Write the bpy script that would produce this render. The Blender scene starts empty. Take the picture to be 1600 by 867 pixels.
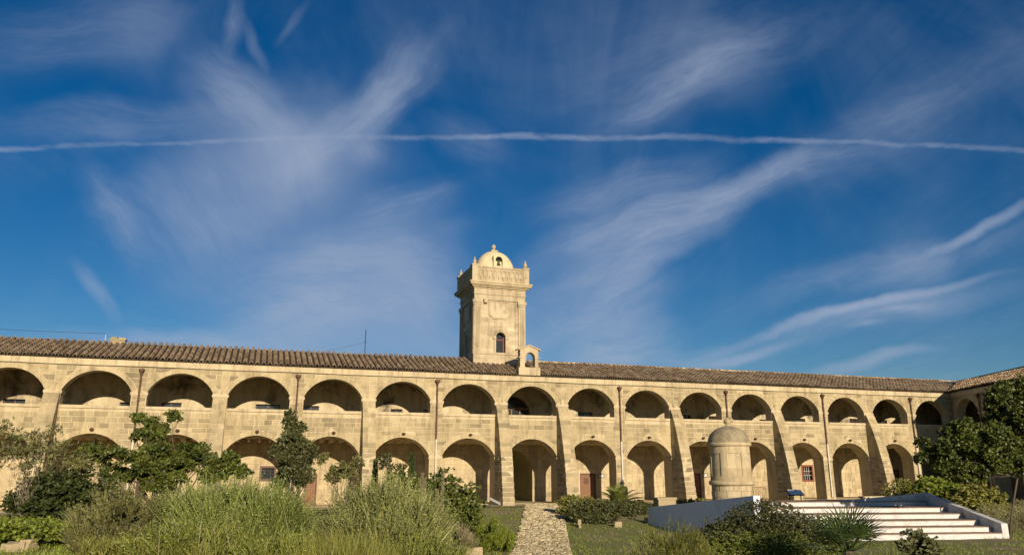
import bpy, math, random
import numpy as np
from mathutils import Vector
R = math.radians
rnd = random.Random(7)
rng = np.random.default_rng(11)
scene = bpy.context.scene
col = scene.collection

# ---------------------------------------------------------------- camera, sky, sun, exposure
EYE = 2.62
PITCH = .2502
YAW = .3258
FPX = 1164.7
cam_d = bpy.data.cameras.new('camera')
cam_d.sensor_width = 36
cam_d.lens = FPX / 1600 * 36
cam_d.clip_start = .1
cam_d.clip_end = 5000
cam = bpy.data.objects.new('camera', cam_d)
col.objects.link(cam)
cam.location = (0, 0, EYE)
cam.rotation_euler = (math.pi / 2 + PITCH, 0, 0)
scene.camera = cam
scene.view_settings.view_transform = 'Standard'
scene.view_settings.look = 'None'
scene.view_settings.exposure = .25
scene.view_settings.gamma = 1

U = np.array([math.cos(YAW), math.sin(YAW), 0.])
N = np.array([-math.sin(YAW), math.cos(YAW), 0.])
C0 = np.array([.3058 * 5, 11.6413 * 5, 0.])
trav = N - .03 * U
trav = trav / np.linalg.norm(trav)
SUN_T = np.array([trav[0], trav[1], -.285])
SUN_EL = math.atan(.285)
SUN_AZ = math.atan2(-trav[0], -trav[1])          # towards the sun, clockwise from +Y

sun_d = bpy.data.lights.new('sun', 'SUN')
sun_d.energy = 4.9
sun_d.angle = R(.5)
sun_d.color = (1, .84, .63)
sun = bpy.data.objects.new('sun', sun_d)
col.objects.link(sun)
sun.rotation_euler = Vector(SUN_T).to_track_quat('-Z', 'Y').to_euler()
sun.location = (20, -40, 30)


def nd(t, typ, **kw):
    n = t.nodes.new(typ)
    for k, v in kw.items():
        if k.startswith('i_'):
            n.inputs[k[2:].replace('_', ' ')].default_value = v
        else:
            setattr(n, k, v)
    return n


world = bpy.data.worlds.new('World')
scene.world = world
world.use_nodes = True
wt = world.node_tree
wt.nodes.clear()


def build_world():
    L = wt.links.new
    out = nd(wt, 'ShaderNodeOutputWorld')
    bg = nd(wt, 'ShaderNodeBackground')
    bg.inputs[1].default_value = .15
    L(bg.outputs[0], out.inputs[0])
    sky = nd(wt, 'ShaderNodeTexSky', sky_type='NISHITA', sun_disc=False)
    sky.sun_elevation = SUN_EL
    sky.sun_rotation = SUN_AZ
    sky.air_density = 1.0
    sky.dust_density = .1
    sky.ozone_density = 4.0
    tc = nd(wt, 'ShaderNodeTexCoord')
    sp = nd(wt, 'ShaderNodeSeparateXYZ')
    L(tc.outputs['Generated'], sp.inputs[0])

    def m(op, a, b=None, c=None, clamp=False):
        n = nd(wt, 'ShaderNodeMath', operation=op, use_clamp=clamp)
        for i, v in enumerate((a, b, c)):
            if v is None:
                continue
            if isinstance(v, (int, float)):
                n.inputs[i].default_value = v
            else:
                L(v, n.inputs[i])
        return n.outputs[0]

    def comb(x, y):
        n = nd(wt, 'ShaderNodeCombineXYZ')
        L(x, n.inputs[0])
        L(y, n.inputs[1])
        return n.outputs[0]
    x, y, z = sp.outputs
    zz = m('ADD', m('MAXIMUM', z, 0), .02)
    px, py = m('DIVIDE', x, zz), m('DIVIDE', y, zz)
    p = comb(px, py)                               # the cirrus sheet
    yy = m('MAXIMUM', m('ABSOLUTE', y), .05)
    yy = m('MULTIPLY', yy, m('SIGN', y))
    q = comb(m('DIVIDE', x, yy), m('DIVIDE', z, yy))

    def noise(vec, sc, loc=(0, 0, 0), scale=(1, 1, 1), rot=0, detail=6, rough=.55, dist=0.):
        mp = nd(wt, 'ShaderNodeMapping')
        mp.inputs['Location'].default_value = loc
        mp.inputs['Scale'].default_value = scale
        mp.inputs['Rotation'].default_value = (0, 0, rot)
        L(vec, mp.inputs[0])
        n = nd(wt, 'ShaderNodeTexNoise')
        n.inputs['Scale'].default_value = sc
        n.inputs['Detail'].default_value = detail
        n.inputs['Roughness'].default_value = rough
        n.inputs['Distortion'].default_value = dist
        L(mp.outputs[0], n.inputs[0])
        return n.outputs[0]

    def ramp(v, a, b, lo=0., hi=1.):
        n = nd(wt, 'ShaderNodeMapRange', interpolation_type='SMOOTHSTEP')
        n.inputs[1].default_value = a
        n.inputs[2].default_value = b
        n.inputs[3].default_value = lo
        n.inputs[4].default_value = hi
        L(v, n.inputs[0])
        return n.outputs[0]
    # warp the mask coordinates a little so that no mask keeps a clean outline
    wn = nd(wt, 'ShaderNodeTexNoise')
    wn.inputs['Scale'].default_value = 3.2
    wn.inputs['Detail'].default_value = 6
    L(q, wn.inputs[0])
    vs = nd(wt, 'ShaderNodeVectorMath', operation='SUBTRACT')
    L(wn.outputs['Color'], vs.inputs[0])
    vs.inputs[1].default_value = (.5, .5, .5)
    vm = nd(wt, 'ShaderNodeVectorMath', operation='MULTIPLY_ADD')
    L(vs.outputs[0], vm.inputs[0])
    vm.inputs[1].default_value = (.15, .15, 0)
    L(q, vm.inputs[2])
    qw = vm.outputs[0]
    c, s = math.cos(PITCH), math.sin(PITCH)

    def dirq(ix, iy):
        a = (ix - 800) / FPX
        b = (433.5 - iy) / FPX
        d = c - b * s
        return a / d, (s + b * c) / d

    vm2 = nd(wt, 'ShaderNodeVectorMath', operation='MULTIPLY_ADD')
    L(vs.outputs[0], vm2.inputs[0])
    vm2.inputs[1].default_value = (.09, .09, 0)
    L(q, vm2.inputs[2])
    qs = vm2.outputs[0]

    # a few shared fibre textures, one per direction the bands run in
    fibres = {}

    def fibre(ang):
        k_ = int(round(ang / R(22.5))) % 8
        if k_ not in fibres:
            mp = nd(wt, 'ShaderNodeMapping', vector_type='TEXTURE')
            mp.inputs['Location'].default_value = (0, 0, k_ * 1.7)
            mp.inputs['Rotation'].default_value = (0, 0, k_ * R(22.5))
            mp.inputs['Scale'].default_value = (.150, .034, 1)
            L(qw, mp.inputs[0])
            n = nd(wt, 'ShaderNodeTexNoise')
            n.inputs['Scale'].default_value = 1.
            n.inputs['Detail'].default_value = 6
            n.inputs['Roughness'].default_value = .68
            n.inputs['Distortion'].default_value = .25
            L(mp.outputs[0], n.inputs[0])
            fibres[k_] = (ramp(n.outputs[0], .28, .74, 0, 1))
        return fibres[k_]

    groups = {}

    def wisp(i, x0, y0, x1, y1, w, k, fib):
        """one cirrus band: a soft oval outline; bands that run the same way share their fibres"""
        a0, b0 = dirq(x0, y0)
        a1, b1 = dirq(x1, y1)
        ln = math.hypot(a1 - a0, b1 - b0)
        ang = math.atan2(b1 - b0, a1 - a0)
        mp = nd(wt, 'ShaderNodeMapping', vector_type='TEXTURE')
        mp.inputs['Location'].default_value = ((a0 + a1) / 2, (b0 + b1) / 2, 0)
        mp.inputs['Rotation'].default_value = (0, 0, ang)
        mp.inputs['Scale'].default_value = (ln * .62, w / FPX, 1)
        L(qs if w < 35 else qw, mp.inputs[0])
        ln_ = nd(wt, 'ShaderNodeVectorMath', operation='LENGTH')
        L(mp.outputs[0], ln_.inputs[0])
        o = ramp(ln_.outputs['Value'], 1.05, .0, 0, k)
        key = (int(round(ang / R(22.5))) % 8, 0 if fib == 0 else (1 if w < 20 else 2))
        groups[key] = m('ADD', groups[key], o) if key in groups else o
    bands = [
        (400, 120, 430, 450, 220, .48, 0), (640, 330, 520, 560, 170, .42, 0), (200, 540, 900, 545, 60, .34, 0), (330, 250, 640, 260, 120, .22, 0), (900, 330, 960, 560, 130, .22, 0), (1050, 120, 1180, 60, 150, .16, 0), (1350, 420, 1500, 430, 110, .16, 0), (120, 60, 300, 30, 120, .14, 0), (690, 70, 440, 280, 62, .62, .8), (640, 50, 560, 200, 50, .30, .8), (300, 70, 430, 260, 80, .50, .8), (400, 180, 480, 350, 100, .48, .7),
        (10, 215, 330, 190, 60, .30, .8), (130, 260, 225, 410, 44, .36, .8), (200, 280, 430, 440, 130, .34, .7), (540, 210, 590, 260, 50, .30, .7),
        (360, 470, 740, 400, 95, .62, .75), (540, 360, 720, 300, 60, .44, .8), (300, 512, 720, 480, 48, .52, .8), (60, 528, 500, 528, 26, .55, .8), (600, 400, 700, 540, 80, .40, .6),
        (112, 405, 198, 505, 20, .55, .7), (386, 15, 414, 118, 16, .26, .7), (434, 64, 490, -10, 13, .16, .6), (376, -20, 358, 90, 26, .30, .7),
        (-60, 70, 300, 20, 120, .24, .6), (660, 180, 800, 240, 60, .20, .7),
        (825, 425, 1330, 232, 50, .95, .75), (840, 480, 1140, 345, 44, .80, .8), (830, 530, 1060, 440, 42, .70, .8), (860, 570, 1060, 500, 48, .85, .8), (820, 350, 1120, 250, 60, .38, .8),
        (930, 200, 1210, 30, 48, .42, .8), (860, 160, 1330, 10, 120, .24, .7), (1160, 320, 1640, 60, 90, .22, .7), (740, 440, 860, 560, 110, .34, .6),
        (1430, 400, 1650, 302, 13, .90, .6), (1170, 480, 1620, 350, 42, .42, .85), (1120, 540, 1560, 425, 12, .95, .6), (1120, 550, 1580, 445, 34, .46, .85),
        (1080, 565, 1250, 532, 11, .62, .7), (1220, 590, 1465, 550, 14, .66, .7), (1320, 520, 1385, 508, 8, .45, .6), (1000, 560, 1160, 545, 26, .45, .8), (1365, 492, 1445, 476, 9, .35, .6)]
    for i, a in enumerate(bands):
        wisp(i, *a)
    tot = None
    for (k_, f_), v in groups.items():
        if f_ == 2:
            v = m('MULTIPLY', v, m('MULTIPLY_ADD', fibre(k_ * R(22.5)), .85, .42))
        elif f_ == 1:
            v = m('MULTIPLY', v, m('MULTIPLY_ADD', fibre(k_ * R(22.5)), .6, .62))
        tot = v if tot is None else m('ADD', tot, v)
    soft = noise(q, 2.6, loc=(1.3, 2.2, 0), detail=7, rough=.6, dist=.5)
    fan = noise(p, 1.5, scale=(2.6, .33, 1), loc=(3.1, .4, 0), rot=R(-4), detail=9, rough=.62, dist=1.1)
    veil = m('MULTIPLY', m('MULTIPLY', ramp(soft, .35, .75), ramp(fan, .3, .7, .3, 1)), .20)
    dens = m('ADD', m('MULTIPLY', tot, ramp(soft, .25, .7, .75, 1.15)), veil)
    # contrail: a nearly straight line on the same sheet, ragged edges
    bend = m('MULTIPLY', m('MULTIPLY', px, px), .030)
    wob = m('MULTIPLY', m('SUBTRACT', noise(p, 4.0, scale=(1, .2, 1), detail=3), .5), .06)
    wob2 = m('MULTIPLY', m('SUBTRACT', noise(p, 30.0, detail=5, rough=.75), .5), .034)
    dy = m('ABSOLUTE', m('SUBTRACT', m('ADD', m('ADD', py, wob), wob2), m('ADD', bend, 2.045)))
    wdt = m('ADD', .004, m('MULTIPLY', noise(p, 3.0, loc=(2, 7, 0), scale=(1, .1, 1), detail=4), .046))
    ct = ramp(m('DIVIDE', dy, wdt), 1.0, .0, 0, 1)
    ct = m('MULTIPLY', ct, ramp(noise(p, 12.0, loc=(5, 1, 0), detail=6), .25, .65, .08, .50))
    ct = m('MULTIPLY', ct, ramp(noise(p, 1.6, loc=(9, 3, 0), scale=(1, .1, 1), detail=3), .35, .62, .45, 1.15))
    dens = m('ADD', dens, ct)
    dens = m('SUBTRACT', 1.0, m('POWER', 2.718, m('MULTIPLY', dens, -1.05)))
    dens = m('MULTIPLY', dens, ramp(z, .0, .06))
    # a deeper, more saturated blue than the raw model, the same all over the sky
    hs = nd(wt, 'ShaderNodeHueSaturation')
    hs.inputs['Saturation'].default_value = 1.31
    hs.inputs['Value'].default_value = .38
    hs.inputs['Hue'].default_value = .505
    L(sky.outputs[0], hs.inputs['Color'])
    mx = nd(wt, 'ShaderNodeMix', data_type='RGBA')
    L(dens, mx.inputs[0])
    L(hs.outputs[0], mx.inputs[6])
    mx.inputs[7].default_value = (2.05, 2.42, 3.2, 1)
    L(mx.outputs[2], bg.inputs[0])


build_world()

# ---------------------------------------------------------------- view geometry helpers
_c, _s = math.cos(PITCH), math.sin(PITCH)


def ray(px, py):
    a = (px - 800) / FPX
    b = (433.5 - py) / FPX
    return np.array([a, _c - b * _s, _s + b * _c])


def at(px, py, Y):
    r = ray(px, py)
    return np.array([0, 0, EYE]) + r * (Y / r[1])


def onz(px, py, z):
    r = ray(px, py)
    return np.array([0, 0, EYE]) + r * ((z - EYE) / r[2])


def F(X, n, z):
    return C0 + X * U + n * N + np.array([0, 0, z])


def sstep(t):
    t = min(1., max(0., t))
    return t * t * (3 - 2 * t)


def ground(x, y):
    n = (x - C0[0]) * N[0] + (y - C0[1]) * N[1]
    z = -.9 * sstep((-n - 3) / 19)
    z += 1.6 * sstep((-x - .3) / 3.) * sstep((33 - y) / 9)      # planted bed left of the path is banked up
    z += 1.0 * sstep((16 - y) / 10) * (1 - sstep((-x - .3) / 3.))
    return z


# ---------------------------------------------------------------- materials
def mat(name, c1, c2=None, rough=.85, nscale=3., bump=.0, bscale=20., c3=None, use_tint=True, stain=None, stain_s=.35, stain_a=.5, metal=0., spec=.3, nmix=.35, streak=0.):
    m = bpy.data.materials.new(name)
    m.use_nodes = True
    t = m.node_tree
    L = t.links.new
    b = t.nodes['Principled BSDF']
    b.inputs['Roughness'].default_value = rough
    b.inputs['Metallic'].default_value = metal
    b.inputs['Specular IOR Level'].default_value = spec
    tc = nd(t, 'ShaderNodeTexCoord')
    no = nd(t, 'ShaderNodeTexNoise')
    no.inputs['Scale'].default_value = nscale
    no.inputs['Detail'].default_value = 7
    no.inputs['Roughness'].default_value = .65
    L(tc.outputs['Object'], no.inputs[0])
    fac = no.outputs[0]
    if use_tint:
        at_ = nd(t, 'ShaderNodeAttribute', attribute_name='tint')
        mx = nd(t, 'ShaderNodeMix')
        mx.inputs[0].default_value = nmix
        L(at_.outputs['Fac'], mx.inputs[2])
        L(fac, mx.inputs[3])
        fac = mx.outputs[0]
    rp = nd(t, 'ShaderNodeValToRGB')
    e = rp.color_ramp.elements
    e[0].position = .15
    e[0].color = (*c1, 1)
    e[1].position = .85
    e[1].color = (*(c2 or c1), 1)
    if c3:
        k = e.new(.5)
        k.color = (*c3, 1)
    L(fac, rp.inputs[0])
    last = rp.outputs[0]
    if stain:
        n2 = nd(t, 'ShaderNodeTexNoise')
        n2.inputs['Scale'].default_value = stain_s
        n2.inputs['Detail'].default_value = 9
        n2.inputs['Roughness'].default_value = .7
        L(tc.outputs['Object'], n2.inputs[0])
        mr = nd(t, 'ShaderNodeMapRange')
        mr.inputs[1].default_value = .50
        mr.inputs[2].default_value = .66
        mr.inputs[4].default_value = stain_a
        L(n2.outputs[0], mr.inputs[0])
        ms = nd(t, 'ShaderNodeMix', data_type='RGBA')
        L(mr.outputs[0], ms.inputs[0])
        L(last, ms.inputs[6])
        ms.inputs[7].default_value = (*stain, 1)
        last = ms.outputs[2]
    if streak:
        mp = nd(t, 'ShaderNodeMapping')
        mp.inputs['Scale'].default_value = (1.6, 1.6, .22)
        L(tc.outputs['Object'], mp.inputs[0])
        n3 = nd(t, 'ShaderNodeTexNoise')
        n3.inputs['Scale'].default_value = 1.3
        n3.inputs['Detail'].default_value = 8
        n3.inputs['Roughness'].default_value = .72
        L(mp.outputs[0], n3.inputs[0])
        mr = nd(t, 'ShaderNodeMapRange')
        mr.inputs[1].default_value = .47
        mr.inputs[2].default_value = .66
        mr.inputs[4].default_value = streak
        L(n3.outputs[0], mr.inputs[0])
        ms = nd(t, 'ShaderNodeMix', data_type='RGBA', blend_type='MULTIPLY')
        L(mr.outputs[0], ms.inputs[0])
        L(last, ms.inputs[6])
        ms.inputs[7].default_value = (.50, .47, .42, 1)
        last = ms.outputs[2]
    L(last, b.inputs['Base Color'])
    if bump:
        nb = nd(t, 'ShaderNodeTexNoise')
        nb.inputs['Scale'].default_value = bscale
        nb.inputs['Detail'].default_value = 6
        L(tc.outputs['Object'], nb.inputs[0])
        bp = nd(t, 'ShaderNodeBump')
        bp.inputs['Strength'].default_value = bump
        bp.inputs['Distance'].default_value = .05
        L(nb.outputs[0], bp.inputs['Height'])
        L(bp.outputs[0], b.inputs['Normal'])
    return m


def leafmat(name, c1, c2, trans=.25, rough=.5, spec=.35):
    m = bpy.data.materials.new(name)
    m.use_nodes = True
    t = m.node_tree
    L = t.links.new
    b = t.nodes['Principled BSDF']
    b.inputs['Roughness'].default_value = rough
    b.inputs['Specular IOR Level'].default_value = spec
    at_ = nd(t, 'ShaderNodeAttribute', attribute_name='tint')
    rp = nd(t, 'ShaderNodeValToRGB')
    rp.color_ramp.elements[0].color = (*c1, 1)
    rp.color_ramp.elements[1].color = (*c2, 1)
    L(at_.outputs['Fac'], rp.inputs[0])
    L(rp.outputs[0], b.inputs['Base Color'])
    tr = nd(t, 'ShaderNodeBsdfTranslucent')
    L(rp.outputs[0], tr.inputs[0])
    ms = nd(t, 'ShaderNodeMixShader')
    ms.inputs[0].default_value = trans
    L(b.outputs[0], ms.inputs[1])
    L(tr.outputs[0], ms.inputs[2])
    L(ms.outputs[0], t.nodes['Material Output'].inputs[0])
    return m


MT = dict(
    mortar=mat('lime_mortar', (.49, .40, .245), (.60, .50, .315), nscale=2., bump=.5, stain=(.30, .24, .15), stain_s=.5, stain_a=.5, streak=0.65),
    stone=mat('ashlar_stone', (.235, .195, .115), (.55, .45, .27), c3=(.43, .35, .20), nscale=8., bump=1., bscale=12, stain=(.22, .18, .115), stain_s=.45, stain_a=.62, nmix=.42, streak=0.65),
    sentry_dome=mat('weathered_dome', (.24, .20, .125), (.42, .35, .225), nscale=3., bump=.6, bscale=9, stain=(.16, .14, .09), stain_s=1.3, stain_a=.6, use_tint=False, streak=.6),
    rubble=mat('gallery_rubble', (.38, .31, .19), (.60, .50, .315), c3=(.50, .41, .255), nscale=3., bump=1., bscale=9, stain=(.22, .18, .115), stain_s=.6, stain_a=.6, nmix=.4, streak=0.65),
    rough=mat('rough_stone', (.20, .165, .10), (.46, .37, .22), c3=(.35, .285, .17), nscale=3., bump=1., bscale=9, stain=(.17, .14, .09), stain_s=.9, stain_a=.55, nmix=.4),
    pale=mat('pale_dressed_stone', (.46, .37, .225), (.60, .50, .32), nscale=2.5, bump=.4, stain=(.31, .25, .155), stain_s=1.0, stain_a=.5, streak=0.65),
    tower=mat('tower_stone', (.34, .275, .175), (.66, .55, .365), nscale=1.6, bump=.6, nmix=.25, stain=(.25, .20, .125), stain_s=.6, stain_a=.75, streak=0.65),
    cream=mat('cream_plaster', (.56, .48, .29), (.66, .57, .37), nscale=2., bump=.15, stain=(.40, .33, .20), stain_s=.9, stain_a=.6, streak=0.30),
    plaster=mat('old_gallery_plaster', (.44, .37, .235), (.64, .54, .35), nscale=1.2, bump=.6, bscale=6, stain=(.085, .075, .055), stain_s=.55, stain_a=.9, use_tint=False, streak=0.65),
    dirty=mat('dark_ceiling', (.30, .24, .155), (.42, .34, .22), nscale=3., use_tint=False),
    tile=mat('clay_roof_tile', (.125, .085, .054), (.40, .305, .195), c3=(.25, .18, .115), nscale=6., bump=.5, nmix=.35, stain=(.30, .27, .16), stain_s=1.6, stain_a=.35),
    tilew=mat('clay_roof_tile_mottled', (.13, .075, .045), (.52, .42, .26), c3=(.27, .175, .10), nscale=6., bump=.5, nmix=.25),
    pan=mat('shaded_roof_channel', (.030, .022, .015), (.070, .052, .034), nscale=4., use_tint=False),  # near black: shade between the tile rows painted into the channels
    white=mat('white_paint', (.54, .535, .53), (.68, .675, .67), nscale=1.1, bump=.3, bscale=5, stain=(.42, .39, .34), stain_s=1.6, stain_a=.75, use_tint=False, rough=.8),
    tread=mat('terracotta_tread', (.20, .135, .09), (.38, .28, .19), nscale=5., use_tint=False),
    pipe=mat('brown_pipe', (.085, .04, .028), (.14, .07, .045), nscale=6., use_tint=False, rough=.5),
    wpipe=mat('pale_pipe', (.55, .50, .42), (.72, .67, .58), nscale=3., use_tint=False, rough=.5),
    wood=mat('weathered_wood', (.16, .08, .045), (.29, .165, .09), nscale=7., use_tint=False, rough=.7, bump=.4),
    beam=mat('lit_tone_beam', (.58, .48, .32), (.72, .62, .44), nscale=7., use_tint=False),  # pale wood: the joists' lit look is put into the colour
    red=mat('red_brown_frame', (.17, .05, .035), (.25, .085, .055), nscale=7., use_tint=False, rough=.6),
    dark=mat('dark_opening', (.012, .011, .010), (.02, .018, .015), use_tint=False),
    glass=mat('dark_glass', (.02, .024, .03), (.035, .04, .045), use_tint=False, rough=.12, spec=.5),
    metal=mat('dark_metal', (.03, .028, .026), (.06, .055, .05), use_tint=False, rough=.5),
    rust=mat('rusty_rail', (.20, .10, .05), (.32, .17, .09), use_tint=False, rough=.7),
    wallwhite=mat('blue_shaded_white', (.62, .67, .76), (.74, .78, .85), nscale=1.1, bump=.3, bscale=5, stain=(.50, .51, .52), stain_s=1.2, stain_a=.5, use_tint=False, rough=.8),  # white paint tinted blue: the wall's sky shade put into its colour
    panel=mat('panel_print', (.70, .68, .62), (.82, .80, .74), use_tint=False, rough=.85),
    greyrail=mat('grey_rail', (.20, .20, .19), (.30, .30, .28), use_tint=False, rough=.5),
    pale_gravel=mat('pale_gravel', (.26, .22, .14), (.58, .50, .35), nscale=2.2, bump=.8, bscale=30, use_tint=False, stain=(.16, .17, .06), stain_s=.8, stain_a=.8),
    bark=mat('bark', (.07, .055, .04), (.15, .12, .085), nscale=8., bump=.6, use_tint=False),
    palebark=mat('pale_bark', (.20, .16, .11), (.34, .28, .20), nscale=8., bump=.5, use_tint=False),
    cobble=mat('path_stone', (.27, .22, .12), (.62, .52, .33), c3=(.46, .385, .235), nscale=6., bump=.6, nmix=.3),
    bronze=mat('bell_bronze', (.06, .07, .05), (.10, .11, .08), use_tint=False, rough=.5, metal=.5),
    l_citrus=leafmat('leaf_dark_green', (.016, .032, .007), (.185, .215, .038)),
    l_holm=leafmat('leaf_olive', (.022, .030, .011), (.170, .180, .065)),
    l_twig=leafmat('leaf_greygreen', (.060, .068, .024), (.280, .265, .095)),
    l_lav=leafmat('leaf_lavender', (.060, .075, .020), (.470, .480, .170), trans=.2),
    l_lav2=leafmat('leaf_wormwood', (.045, .062, .012), (.340, .370, .080), trans=.2),
    l_bright=leafmat('leaf_bright', (.090, .130, .018), (.320, .370, .050), trans=.35),
    l_yellow=leafmat('leaf_yellow', (.130, .135, .025), (.340, .330, .075), trans=.35),
    l_pitto=leafmat('leaf_glossy', (.006, .013, .004), (.170, .205, .034), trans=.16, rough=.5, spec=.4),
    l_palm=leafmat('leaf_palm', (.030, .060, .014), (.130, .180, .045), rough=.4),
    l_cyc=leafmat('leaf_cycad', (.080, .105, .022), (.270, .290, .070), rough=.4),
    l_brown=leafmat('leaf_reddish', (.022, .024, .008), (.135, .148, .045)),
    l_rose=leafmat('leaf_rosemary', (.065, .075, .018), (.300, .290, .060)),
    l_sant=leafmat('leaf_santolina', (.200, .190, .085), (.420, .390, .190), trans=.15),
    l_dry=leafmat('dry_stalk', (.18, .15, .085), (.40, .34, .20)),
    l_grass=leafmat('grass_blade', (.130, .180, .025), (.380, .430, .070), trans=.3),
    l_skirt=leafmat('leaf_mid_green', (.030, .050, .008), (.240, .275, .045), trans=.3),
    l_lavg=leafmat('leaf_lavender_green', (.040, .060, .014), (.370, .430, .115), trans=.2),
    l_long=leafmat('long_grass_blade', (.110, .125, .025), (.380, .380, .085), trans=.3),
    l_dark=leafmat('leaf_blackish', (.010, .017, .005), (.085, .105, .024)),
    l_cyp=leafmat('leaf_cypress', (.020, .045, .010), (.055, .090, .020)),
)


def ground_mat():
    m = bpy.data.materials.new('lawn_and_soil')
    m.use_nodes = True
    t = m.node_tree
    L = t.links.new
    b = t.nodes['Principled BSDF']
    b.inputs['Roughness'].default_value = .95
    tc = nd(t, 'ShaderNodeTexCoord')

    def no(s, d=7, rgh=.65):
        n = nd(t, 'ShaderNodeTexNoise')
        n.inputs['Scale'].default_value = s
        n.inputs['Detail'].default_value = d
        n.inputs['Roughness'].default_value = rgh
        L(tc.outputs['Object'], n.inputs[0])
        return n.outputs[0]

    def ramp(v, els):
        r = nd(t, 'ShaderNodeValToRGB')
        e = r.color_ramp.elements
        e[0].position, e[0].color = els[0][0], (*els[0][1], 1)
        e[1].position, e[1].color = els[-1][0], (*els[-1][1], 1)
        for p_, c_ in els[1:-1]:
            k = e.new(p_)
            k.color = (*c_, 1)
        L(v, r.inputs[0])
        return r.outputs[0]
    gr = ramp(no(9.), [(.3, (.10, .12, .022)), (.5, (.17, .19, .038)), (.7, (.27, .25, .075))])
    di = ramp(no(6.), [(.3, (.17, .125, .07)), (.6, (.31, .23, .135)), (.75, (.55, .46, .30))])
    mr = nd(t, 'ShaderNodeMapRange')
    mr.inputs[1].default_value = .47
    mr.inputs[2].default_value = .60
    L(no(.42, 9, .72), mr.inputs[0])
    mx = nd(t, 'ShaderNodeMix', data_type='RGBA')
    L(mr.outputs[0], mx.inputs[0])
    L(gr, mx.inputs[6])
    L(di, mx.inputs[7])
    L(mx.outputs[2], b.inputs['Base Color'])
    bp = nd(t, 'ShaderNodeBump')
    bp.inputs['Strength'].default_value = 1
    bp.inputs['Distance'].default_value = .06
    L(no(16.), bp.inputs['Height'])
    L(bp.outputs[0], b.inputs['Normal'])
    return m


MT['ground'] = ground_mat()


# ---------------------------------------------------------------- mesh building
def tag(o, label=None, cat=None, group=None, kind=None):
    if label:
        o['label'] = label
    if cat:
        o['category'] = cat
    if group:
        o['group'] = group
    if kind:
        o['kind'] = kind
    return o


def empty(name, loc, rz=0., label=None, cat=None, group=None):
    o = bpy.data.objects.new(name, None)
    o.empty_display_size = .3
    col.objects.link(o)
    o.location = [float(v) for v in loc]
    o.rotation_euler = (0, 0, rz)
    return tag(o, label, cat, group)


class MB:
    def __init__(self):
        self.v, self.f, self.t = [], [], []

    def face(self, pts, t=.5):
        i = len(self.v)
        self.v.extend([tuple(float(c) for c in p) for p in pts])
        self.f.append(tuple(range(i, i + len(pts))))
        self.t.append(t)

    def hexa(self, p, t=.5, skip=()):
        """p: 8 points, bottom ring 0-3, top ring 4-7"""
        i = len(self.v)
        self.v.extend([tuple(float(c) for c in q) for q in p])
        fs = [(3, 2, 1, 0), (4, 5, 6, 7), (0, 1, 5, 4), (1, 2, 6, 5), (2, 3, 7, 6), (3, 0, 4, 7)]
        for k, f in enumerate(fs):
            if k in skip:
                continue
            self.f.append(tuple(i + a for a in f))
            self.t.append(t)
        return self

    def box(self, x0, x1, y0, y1, z0, z1, t=.5, j=0., skip=()):
        p = [(x0, y0, z0), (x1, y0, z0), (x1, y1, z0), (x0, y1, z0), (x0, y0, z1), (x1, y0, z1), (x1, y1, z1), (x0, y1, z1)]
        if j:
            p = [(a + rnd.uniform(-j, j), b + rnd.uniform(-j, j), c + rnd.uniform(-j, j)) for a, b, c in p]
        return self.hexa(p, t, skip)

    def lathe(self, prof, cx=0, cy=0, seg=24, t=.5, a0=0., a1=2 * math.pi):
        n = seg
        rings = []
        full = abs(a1 - a0 - 2 * math.pi) < 1e-6
        cnt = n if full else n + 1
        for r, z in prof:
            i = len(self.v)
            for k in range(cnt):
                a = a0 + (a1 - a0) * k / n
                self.v.append((cx + r * math.cos(a), cy + r * math.sin(a), z))
            rings.append(i)
        for a, b in zip(rings, rings[1:]):
            for k in range(n):
                k2 = (k + 1) % cnt
                self.f.append((a + k, a + k2, b + k2, b + k))
                self.t.append(t)
        return self

    def tube(self, pts, rad, seg=6, t=.5, cap=True):
        rings = []
        P = [Vector(p) for p in pts]
        for i, p in enumerate(P):
            d = (P[min(i + 1, len(P) - 1)] - P[max(i - 1, 0)]).normalized()
            a = d.cross(Vector((0, 0, 1)))
            if a.length < .1:
                a = d.cross(Vector((1, 0, 0)))
            a.normalize()
            b = d.cross(a)
            r = rad[i] if isinstance(rad, (list, tuple)) else rad
            s = len(self.v)
            for k in range(seg):
                w = 2 * math.pi * k / seg
                self.v.append(tuple(p + (a * math.cos(w) + b * math.sin(w)) * r))
            rings.append(s)
        for a, b in zip(rings, rings[1:]):
            for k in range(seg):
                k2 = (k + 1) % seg
                self.f.append((a + k2, a + k, b + k, b + k2))
                self.t.append(t)
        if cap:
            self.f.append(tuple(rings[0] + k for k in range(seg)))
            self.t.append(t)
            self.f.append(tuple(rings[-1] + k for k in reversed(range(seg))))
            self.t.append(t)
        return self

    def mesh(self, name, material, off=(0, 0, 0), smooth=False):
        me = bpy.data.meshes.new(name)
        v = [(a - off[0], b - off[1], c - off[2]) for a, b, c in self.v]
        me.from_pydata(v, [], self.f)
        a = me.attributes.new('tint', 'FLOAT', 'FACE')
        a.data.foreach_set('value', self.t)
        me.materials.append(material)
        if smooth:
            me.polygons.foreach_set('use_smooth', [True] * len(self.f))
        me.update()
        return me

    def build(self, name, material, parent=None, off=(0, 0, 0), smooth=False, kind=None, label=None):
        o = bpy.data.objects.new(name, self.mesh(name, material, off, smooth))
        col.objects.link(o)
        if parent:
            o.parent = parent
        return tag(o, label, kind=kind)


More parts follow.
